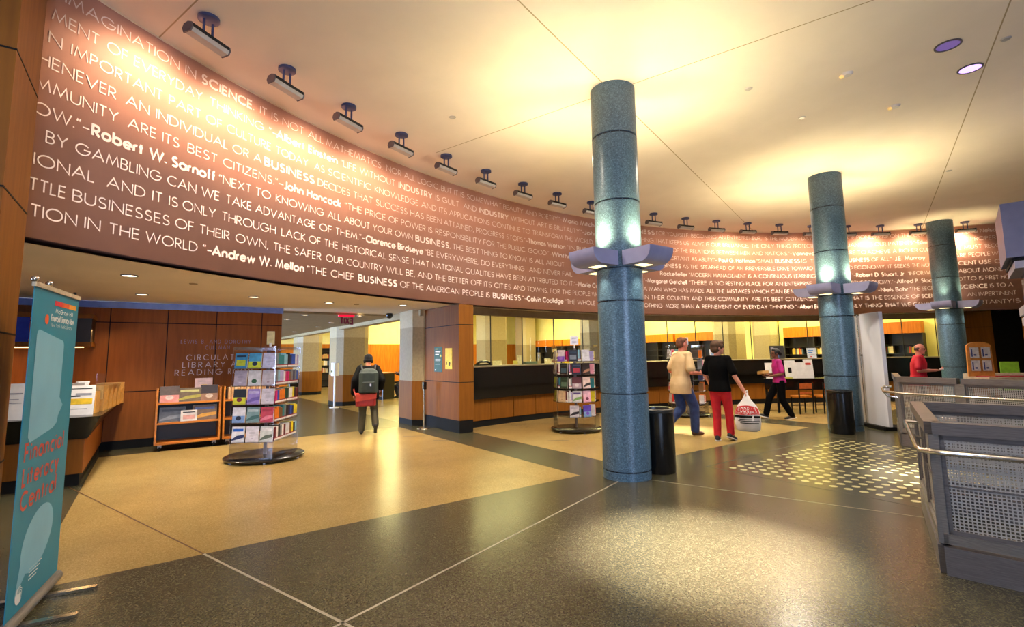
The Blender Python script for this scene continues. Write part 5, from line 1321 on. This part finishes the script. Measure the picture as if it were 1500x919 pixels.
mb = MB(); mb.bbox(-.14, .14, -.46, -.36, .92, 1.14, .05); fuse(mb, 'front_pocket', cmat((38, 48, 44), .7), bp, .012, 4)
for s in (-1, 1): MB().tube([(s * .13, -.15, 1.38), (s * .15, -.02, 1.5), (s * .15, .12, 1.42), (s * .16, .17, 1.28)], .02, 8).build('strap', cmat((30, 34, 32), .7), bp)
MB().box(.02, .05, -.466, -.45, 1.05, 1.1).build('reflector', M['diff'], bp)
rb = thing('shoulder_bag', 'red messenger bag hanging low behind the person in the black coat', 'bag', (-10.87, 3.9, 0), R(72))
mb = MB(); mb.bbox(-.26, .16, -.34, -.18, .62, .86, .05); fuse(mb, 'bag_body', cmat((150, 26, 24), .6), rb, .014, 3)
MB().add([(-.265, -.352, .72), (.165, -.352, .78), (.165, -.352, .87), (-.265, -.352, .88), (-.265, -.18, .9), (.165, -.18, .89)], [(0, 1, 2, 3), (3, 2, 5, 4)]).build('flap', cmat((196, 60, 34), .6), rb)
MB().tube([(-.26, -.26, .84), (-.3, -.1, .96), (-.26, .06, 1.1), (-.05, .24, 1.3), (.12, .16, 1.46), (.16, -.02, 1.505)], .016, 8).build('strap', cmat((170, 40, 26), .6), rb)
MB().tube([(.16, -.26, .86), (.12, -.3, .98), (.05, -.3, .9)], .02, 8).build('loop', cmat((206, 70, 40), .6), rb)

# person in the tan shirt
person('person in a tan short sleeved shirt and blue jeans walking past a book rack', (-6.3, 8.75, 0), R(-14), 1.97,
    dict(footL=(-.09, -.32, .15), kneeL=(-.08, .06, .47), toeL=-.7, footR=(.09, .2, .08), kneeR=(.1, .2, .5), elbowL=(-.26, .0, 1.14), handL=(-.22, .2, 1.06), elbowR=(.3, .0, 1.12), handR=(.22, .25, 1.1), lean=.06, headpitch=-.05, headyaw=-.1, curlR=1.1, curlL=.9),
    dict(skin=M['skinp'], top=noise_mat('tan_shirt', (206, 178, 134), (190, 160, 116), .7, scale=5), trousers=noise_mat('denim', (42, 66, 120), (30, 50, 98), .8, scale=12), shoe=cmat((74, 44, 36), .5), hair=noise_mat('reddish_hair', (112, 66, 44), (84, 46, 30), .8, scale=30), hairf=short_hair, hem=.74, ease=.034, leg=.014, bulk=1.02))
# teen with the shopping bag
person('person with brown hair in a black t-shirt and red trousers carrying a white bag', (-5.42, 8.72, 0), R(12), 1.87,
    dict(footL=(-.09, .02, .08), kneeL=(-.09, .05, .49), footR=(.1, .14, .12), kneeR=(.09, .13, .5), toeR=-.35, elbowL=(-.25, .02, 1.15), handL=(-.2, .12, .95), elbowR=(.27, -.02, 1.14), handR=(.40, .02, .88), headyaw=-.85, curlR=1.3, lean=.0, footyaw=-.25),
    dict(skin=M['skin'], top=noise_mat('black_cotton', (8, 8, 9), (5, 5, 6), .95, spec=.1), trousers=noise_mat('red_cloth', (206, 20, 40), (180, 14, 32), .7, scale=6), shoe=cmat((40, 40, 50), .5), sole=M['white'], hair=noise_mat('brown_hair', (84, 52, 24), (60, 36, 16), .7, scale=30, stretch=(1, 1, .2)), hairf=mop_hair, hem=.86, ease=.03, bulk=.95))
bg = thing('shopping_bag', 'white plastic shopping bag with red and black print held by the person in red trousers', 'bag', (-5.42, 8.72, 0), R(12))
kk = 1.87 / 1.75
bc = Vector((.43 * kk, .03 * kk, 0))
mb = MB()
rows_ = [(.22, .14, .05), (.25, .2, .085), (.38, .22, .095), (.55, .21, .09), (.68, .16, .07), (.78, .075, .04), (.9, .022, .02)]
n = 20; vs = []
TURN = R(10)
for z, rx, ry in rows_:
    for i in range(n):
        a_ = 2 * PI * i / n; x_, y_ = rx * math.cos(a_), ry * math.sin(a_) * (1 + .12 * math.sin(5 * a_ + z * 9))
        vs.append((bc.x + x_ * math.cos(TURN) - y_ * math.sin(TURN), bc.y + x_ * math.sin(TURN) + y_ * math.cos(TURN), z))
mb.add(vs, [tuple(range(n))[::-1], tuple(range((len(rows_) - 1) * n, len(rows_) * n))] + [(j * n + i, j * n + (i + 1) % n, (j + 1) * n + (i + 1) % n, (j + 1) * n + i) for j in range(len(rows_) - 1) for i in range(n)])
sm(mb.build('sack', M['white'], bg), 70)
def bag_pt(u, v, out=.004):         # u in -1..1 across the printed side, v height
    for (z0, rx0, ry0), (z1, rx1, ry1) in zip(rows_, rows_[1:]):
        if z0 <= v <= z1: f = (v - z0) / (z1 - z0); rx, ry = rx0 + (rx1 - rx0) * f, ry0 + (ry1 - ry0) * f; break
    a_ = -PI / 2 + u * 1.25
    x_, y_ = (rx + out) * math.cos(a_), (ry + out) * math.sin(a_) * (1 + .12 * math.sin(5 * a_ + v * 9))
    return (bc.x + x_ * math.cos(TURN) - y_ * math.sin(TURN), bc.y + x_ * math.sin(TURN) + y_ * math.cos(TURN), v)
def bag_band(z0, z1, mat, name, curve=0):
    mb = MB(); n = 48
    vs = [bag_pt(-1 + 2 * i / n, z + curve * (1 - (2 * i / n - 1) ** 2) * (1 if z == z1 else 0), .006) for z in (z0, (z0 + z1) / 2, z1) for i in range(n + 1)]
    mb.add(vs, [(j * (n + 1) + i, j * (n + 1) + i + 1, (j + 1) * (n + 1) + i + 1, (j + 1) * (n + 1) + i) for j in range(2) for i in range(n)])
    return mb.build(name, mat, bg)
bag_band(.52, .64, cmat((206, 36, 40)), 'red_band', .045); bag_band(.465, .505, M['base'], 'black_band')
mb = MB(); write(mb, '*MODELL’S*', -.72, .72, .572, .075, lambda u, v: bag_pt(u, v, .009), hw_b=.1, gap=.3)
write(mb, '*SPORTING GOODS*', -.85, .85, .53, .03, lambda u, v: bag_pt(u, v, .009), hw_b=.09); mb.build('white_lettering', M['white'], bg)
mb = MB()
for z, a_, b_ in ((.43, -.5, .9), (.4, -.6, .9), (.365, -.45, .8)):
    mb.add([bag_pt(a_ + (b_ - a_) * i / 8, zz, .005) for zz in (z, z + .014) for i in range(9)], [(i, i + 1, i + 10, i + 9) for i in range(8)])
mb.build('black_lettering', M['base'], bg)
MB().tube([(bc.x - .02, bc.y, .88), (bc.x - .01, bc.y, .93), (bc.x + .01, bc.y + .02, .95), (bc.x + .02, bc.y + .02, .89)], .012, 8).build('handle', M['white'], bg)
# person in magenta
person('person in a magenta top and black trousers walking left with papers in both hands', (-6.25, 12.68, 0), R(134), 1.72,
    dict(footL=(-.09, -.2, .1), kneeL=(-.09, .0, .49), toeL=-.2, footR=(.09, .34, .1), kneeR=(.1, .24, .5), toeR=.25, elbowL=(-.25, .0, 1.12), handL=(-.1, .24, 1.06), elbowR=(.25, .02, 1.12), handR=(.1, .26, 1.08), headyaw=.15, curlL=1.0, curlR=1.0, lean=.03, palmL=(0, 0, 1), palmR=(0, 0, 1)),
    dict(skin=M['skind'], top=noise_mat('magenta_cloth', (190, 20, 130), (160, 14, 110), .7, scale=6), trousers=noise_mat('black_trousers_cloth', (9, 8, 10), (6, 6, 7), .95, spec=.1), leg=.012, shoe=cmat((24, 22, 24), .5), sole=M['white'], hair=cmat((14, 12, 12), .7), hairf=bun, hem=.9, ease=.022))
o = thing('paper_bundle', 'yellowish bundle of papers carried by the person in magenta', 'papers', (-6.25, 12.68, 0), R(134)); MB().bbox(-.2, .2, .24, .42, 1.1, 1.17, .03, T=Matrix.Rotation(.1, 4, 'Y')).build('bundle', cmat((206, 160, 90), .6), o)
o = thing('eyeglasses', 'dark eyeglasses worn by the person in magenta', 'glasses', (-6.25, 12.68, 0), R(134))
for s in (-1, 1): MB().tube([(s * .034 + .022 * math.cos(q * PI / 6) - .016, .135, 1.615 + .016 * math.sin(q * PI / 6)) for q in range(12)], .003, 6, closed=True).build('lens_rim', M['base'], o)
# person in red behind the railing
person('balding person in a red polo shirt and glasses behind the steel railing, reading a phone', (-3.95, 14.5, 0), R(-76), 1.78,
    dict(footL=(-.1, .02, .08), kneeL=(-.1, .04, .49), footR=(.1, .06, .08), kneeR=(.1, .06, .49), elbowL=(-.28, .0, 1.14), handL=(-.1, .3, 1.14), elbowR=(.29, .02, 1.14), handR=(.12, .32, 1.15), headpitch=-.12, headf=.02, curlR=1.1, curlL=1.0, lean=.03, palmL=(0, 0, 1), palmR=(0, 0, 1)),
    dict(skin=M['skinp'], top=noise_mat('red_polo', (214, 16, 50), (190, 12, 40), .7, scale=5), trousers=cmat((44, 44, 54), .8), shoe=M['bblack'], hair=cmat((70, 50, 44), .8), hairf=bald, ease=.03, bulk=1.12, hem=.8))
o = thing('phone', 'white phone in the hands of the person in the red polo shirt', 'phone', (-3.95, 14.5, 0), R(-76)); MB().bbox(-.02, .16, .38, .46, 1.19, 1.205, .01, T=Matrix.Rotation(.0, 4, 'X')).build('case', M['white'], o)
o = thing('eyeglasses', 'dark eyeglasses worn by the person in the red polo shirt', 'glasses', (-3.95, 14.5, 0), R(-76))
for s in (-1, 1):
    MB().tube([(s * .034 + .022 * math.cos(q * PI / 6), .16, 1.655 + .016 * math.sin(q * PI / 6)) for q in range(12)], .004, 6, closed=True).build('lens_rim', M['base'], o)
    MB().cyl((s * .058, .155, 1.66), (s * .086, .04, 1.665), .004, n=6).build('temple', M['base'], o)
# seated person deep in the passage
person('seated person in a dark navy hood behind the information desk', (-19.6, 8.6, 0), R(190), 1.66,
    dict(footL=(-.12, .3, .08), kneeL=(-.12, .42, .5), footR=(.12, .3, .08), kneeR=(.12, .42, .5), elbowL=(-.28, .12, 1.0), handL=(-.2, .36, 1.06), elbowR=(.28, .12, 1.0), handR=(.12, .4, 1.07), hipz=.72, lean=.08, curlL=.6, curlR=.6, palmL=(0, 0, -1), palmR=(0, 0, -1)),
    dict(skin=M['skin'], top=cmat((30, 34, 80), .8), topname='sweatshirt', sleeve='long', ease=.03, hem=.66, trousers=cmat((30, 32, 44), .8), shoe=M['bblack'], hair=cmat((16, 16, 30), .8), hairf=knit, hairname='hood'))
t = thing('stool', 'padded stool under the seated person behind the information desk', 'stool', (-19.6, 8.6, 0))
sm(MB().lathe([(.001, .55), (.18, .55), (.19, .57), (.18, .6), (.001, .6)], 20).build('seat', M['bblack'], t)); MB().cyl((0, 0, .03), (0, 0, .55), .03).build('pole', M['chrome'], t); sm(MB().lathe([(.001, 0), (.2, 0), (.18, .03), (.001, .04)], 20).build('base', M['bblack'], t))
# ------------------------------------------------------------------ steel guards of the stair openings
d1 = Vector((.985, .17, 0)); d2 = Vector((-.312, .95, 0))
def guard(t, p, d, L, z0, z1, npan, post=.06, inset=.02, frame_end=(True, True)):
    """framed perforated panel wall: p start, d direction"""
    T = Matrix.Translation(p) @ Matrix.Rotation(math.atan2(d.y, d.x), 4, 'Z')
    MB().box(0, L, -.05, .05, z1 - .09, z1, T=T).build('top_beam', M['steeld'], t)
    MB().box(0, L, -.03, .03, z0 + .02, z0 + .09, T=T).build('bottom_beam', M['steel'], t)
    MB().box(0, L, -.04, .04, 0, z0, T=T).build('skirt', M['steeld'], t)
    w_ = L / npan
    for i in range(npan + 1):
        if (i == 0 and not frame_end[0]) or (i == npan and not frame_end[1]): continue
        MB().box(i * w_ - post / 2, i * w_ + post / 2, -.03, .03, z0 + .02, z1 - .09, T=T).build('post', M['steel'], t)
    for i in range(npan):
        a_, b_ = i * w_ + post / 2, (i + 1) * w_ - post / 2
        o = MB().box(a_ - a_, b_ - a_, -.002, .002, 0, z1 - z0 - .18).build('perforated_panel', M['perf'], t)
        o.matrix_local = T @ Matrix.Translation((a_, 0, z0 + .09))
        wl_, hl_ = b_ - a_, z1 - z0 - .18
        mb = MB()
        for q0, q1, r0, r1 in ((0, .03, 0, hl_), (wl_ - .03, wl_, 0, hl_), (0, wl_, hl_ - .04, hl_), (0, wl_, 0, .03), (0, wl_, .34, .35)): mb.box(q0, q1, -.012, .012, r0, r1)
        mb.build('panel_frame', M['steeld'], o)
P0 = Vector((-1.27, 4.85, 0))
t = thing('stair_guard', 'near steel stair guard with perforated panels and a tubular handrail at the right edge', 'railing', P0)
Z3 = Vector((0, 0, 0))
guard(t, Z3, d1, 1.7, .2, 1.1, 1)
guard(t, Z3 + d2 * .0, d2, 1.86, .2, 1.1, 2)
guard(t, d2 * 1.86, d1, 1.7, .2, 1.1, 1)
mb = MB(); q0 = d2 * 1.75 + Vector((-.04, 0, .87)); off = Vector((-.11, -.02, 0)); off2 = Vector((.0, -.1, 0))
mb.tube([d2 * 1.72 + Vector((0, 0, .9)), d2 * 1.72 + off + Vector((0, 0, .9)), d2 * 1.68 + off + Vector((0, 0, .89)), d2 * .05 + off * .9 + Vector((0, 0, .89)), off * .6 + off2 * .6 + Vector((0, 0, .89)), d1 * .06 + off2 + Vector((0, 0, .89)), d1 * 1.7 + off2 + Vector((0, 0, .89))], .021, 12)
sm(mb.build('handrail', M['chrome'], t), 60)
for p in (d1 * .9, d2 * .9): MB().cyl(p + Vector((0, 0, .84)), p + (off2 if p.x > 0 else off) + Vector((0, 0, .88)), .01).build('handrail_bracket', M['steel'], t)
P1 = Vector((-3.2, 10.65, 0)); d3 = Vector((.97, -.24, 0)).normalized()
t = thing('stair_guard', 'far steel stair guard with framed panels in front of the person in red', 'railing', P1)
guard(t, Z3, d3, .88, .2, 1.18, 1); guard(t, d3 * .94, d3, 2.4, .2, 1.18, 2)
guard(t, Z3, d2, 1.8, .2, 1.18, 2)
off3 = Vector((-.03, -.13, 0))
mb = MB(); mb.tube([d3 * .02 + Vector((-.12, 0, 1.0)), d3 * .0 + Vector((-.2, -.02, 1.0)), Vector((-.22, -.08, .97)), Vector((-.19, -.13, .92)), d3 * .1 + off3 + Vector((0, 0, .9)), d3 * 3.3 + off3 + Vector((0, 0, .9))], .022, 12); sm(mb.build('handrail', M['chrome'], t), 60)
mb = MB(); mb.tube([Vector((-.19, -.12, .92)), Vector((-.14, -.1, .84)), Vector((-.02, -.02, .82))], .018, 10); sm(mb.build('handrail_return', M['chrome'], t), 60)
for x in (.5, 1.7): MB().cyl(d3 * x + Vector((0, 0, .86)), d3 * x + off3 + Vector((0, 0, .89)), .01).build('handrail_bracket', M['steel'], t)
# dark bag on the floor by the far guard
o = thing('dark_bag', 'dark bag on the floor between the white panel and the far railing', 'bag', (-3.55, 13.2, 0)); mb = MB(); mb.ell((0, 0, .25), (.25, .2, .25)); mb.ell((0.1, 0, .5), (.12, .1, .14)); fuse(mb, 'bag_body', M['bblack'], o, .02, 3)
o = thing('cream_crate', 'low cream crate on the floor behind the dark bag', 'crate', (-3.5, 13.9, 0)); MB().bbox(-.4, .3, -.2, .2, .0, .16, .02).build('crate', cmat((206, 176, 140)), o); MB().box(-.36, .26, -.16, .16, .16, .18).build('lid', cmat((226, 206, 190)), o)
# pale display table with a brochure stand behind the railing
t = thing('display_table', 'long pale display table with red inserts behind the far railing', 'table', (-2.55, 16.7, 0), R(52))
MB().box(-1.1, 1.5, -.35, .35, .8, .98).build('table_box', cmat((196, 180, 160)), t)
MB().box(-1.1, 1.5, .2, .35, .98, 1.05).build('upstand', cmat((206, 192, 174)), t)
for a_, b_ in ((-1.05, -.85), (-.6, -.05), (.35, 1.0)): MB().box(a_, b_, -.3, .05, .98, 1.0).build('red_insert', cmat((170, 14, 40), .4), t)
MB().box(0, .28, -.3, -.05, .98, .995).build('blue_insert', cmat((60, 110, 170), .4), t)
for sx in (-1.0, 1.4):
    for sy in (-.28, .28): MB().box(sx - .03, sx + .03, sy - .03, sy + .03, 0, .8).build('leg', M['base'], t)
TT = Matrix.Translation((-2.55, 16.7, 0)) @ Matrix.Rotation(R(52), 4, 'Z')
p = TT @ Vector((-.86, .12, .985))
t = thing('brochure_stand', 'light wood brochure stand with four leaflet pockets and a curved top', 'brochure stand', p, R(42))
pf = [(-.27, 0), (.27, 0), (.25, .72)] + [(.25 * math.cos(q * PI / 10), .72 + .1 * math.sin(q * PI / 10)) for q in range(1, 10)] + [(-.25, .72)]
MB().prism(pf, -.02, .02, T=Matrix(((1, 0, 0, 0), (0, 0, 1, 0), (0, 1, 0, 0), (0, 0, 0, 1)))).build('board', cmat((214, 140, 70), .4), t)
for sx in (-.115, .115):
    for z in (.12, .43):
        o = MB().box(sx - .1, sx + .1, -.06, -.03, z, z + .27).build('pocket', M['acry'], t)
        MB().box(sx - .088, sx + .088, -.05, -.04, z + .01, z + .26).build('leaflet', cmat((240, 236, 240)), o)
        mb = MB().box(sx - .07, sx - .045, -.0525, -.05, z + .04, z + .22).box(sx - .02, sx + .03, -.0525, -.05, z + .06, z + .1)
        mb.build('leaflet_print', cmat((60, 80, 150)), o)
t = thing('lime_chair', 'lime green backed chair behind the display table', 'chair', (-3.35, 20.0, 0), R(20))
MB().bbox(-.2, .2, -.17, -.13, .72, 1.26, .01).build('backrest', cmat((120, 170, 40)), t); MB().bbox(-.22, .22, -.15, .25, .44, .48, .03).build('seat', cmat((120, 170, 40)), t)
for sx in (-.19, .19):
    MB().cyl((sx, .21, 0), (sx, .21, .44), .015).build('leg', M['base'], t); MB().cyl((sx, -.14, 0), (sx, -.14, .75), .015).build('leg', M['base'], t)
# grey clad canopy at the right edge
t = thing('steel_canopy', 'grey clad canopy box with dark glass below at the right edge', 'canopy', (-1.0, 11.0, 0), R(12))
MB().box(-.72, 3.2, -.35, 1.2, 3.02, 3.86).build('fascia_box', noise_mat('canopy_paint', (112, 116, 150), (104, 108, 142), .4), t)
MB().box(-.66, 3.2, -.33, 1.15, 2.95, 3.0).build('shadow_gap', M['base'], t)
MB().box(-.64, 3.2, -.4, 1.2, 2.84, 2.95).build('lower_slab', noise_mat('canopy_slab', (150, 150, 176), None, .4), t)
MB().box(-.5, 3.2, -.2, 1.0, 2.3, 2.84).build('dark_glass', noise_mat('dark_green_glass', (26, 44, 48), (14, 22, 30), .1, scale=3), t)
MB().box(-.56, 3.2, -.4, 1.2, 2.18, 2.32).build('upper_ledge', noise_mat('ledge_paint', (160, 160, 186), None, .4), t)
MB().box(-.53, 3.2, -.36, 1.16, 2.15, 2.18).build('ledge_gap', M['base'], t)
MB().box(-.54, 3.2, -.4, 1.2, 2.02, 2.15).build('lower_ledge', noise_mat('ledge_paint_low', (166, 164, 188), None, .4), t)
MB().box(.9, 3.2, -.1, .9, 0, 2.02).build('pier', M['shelfd'], t)
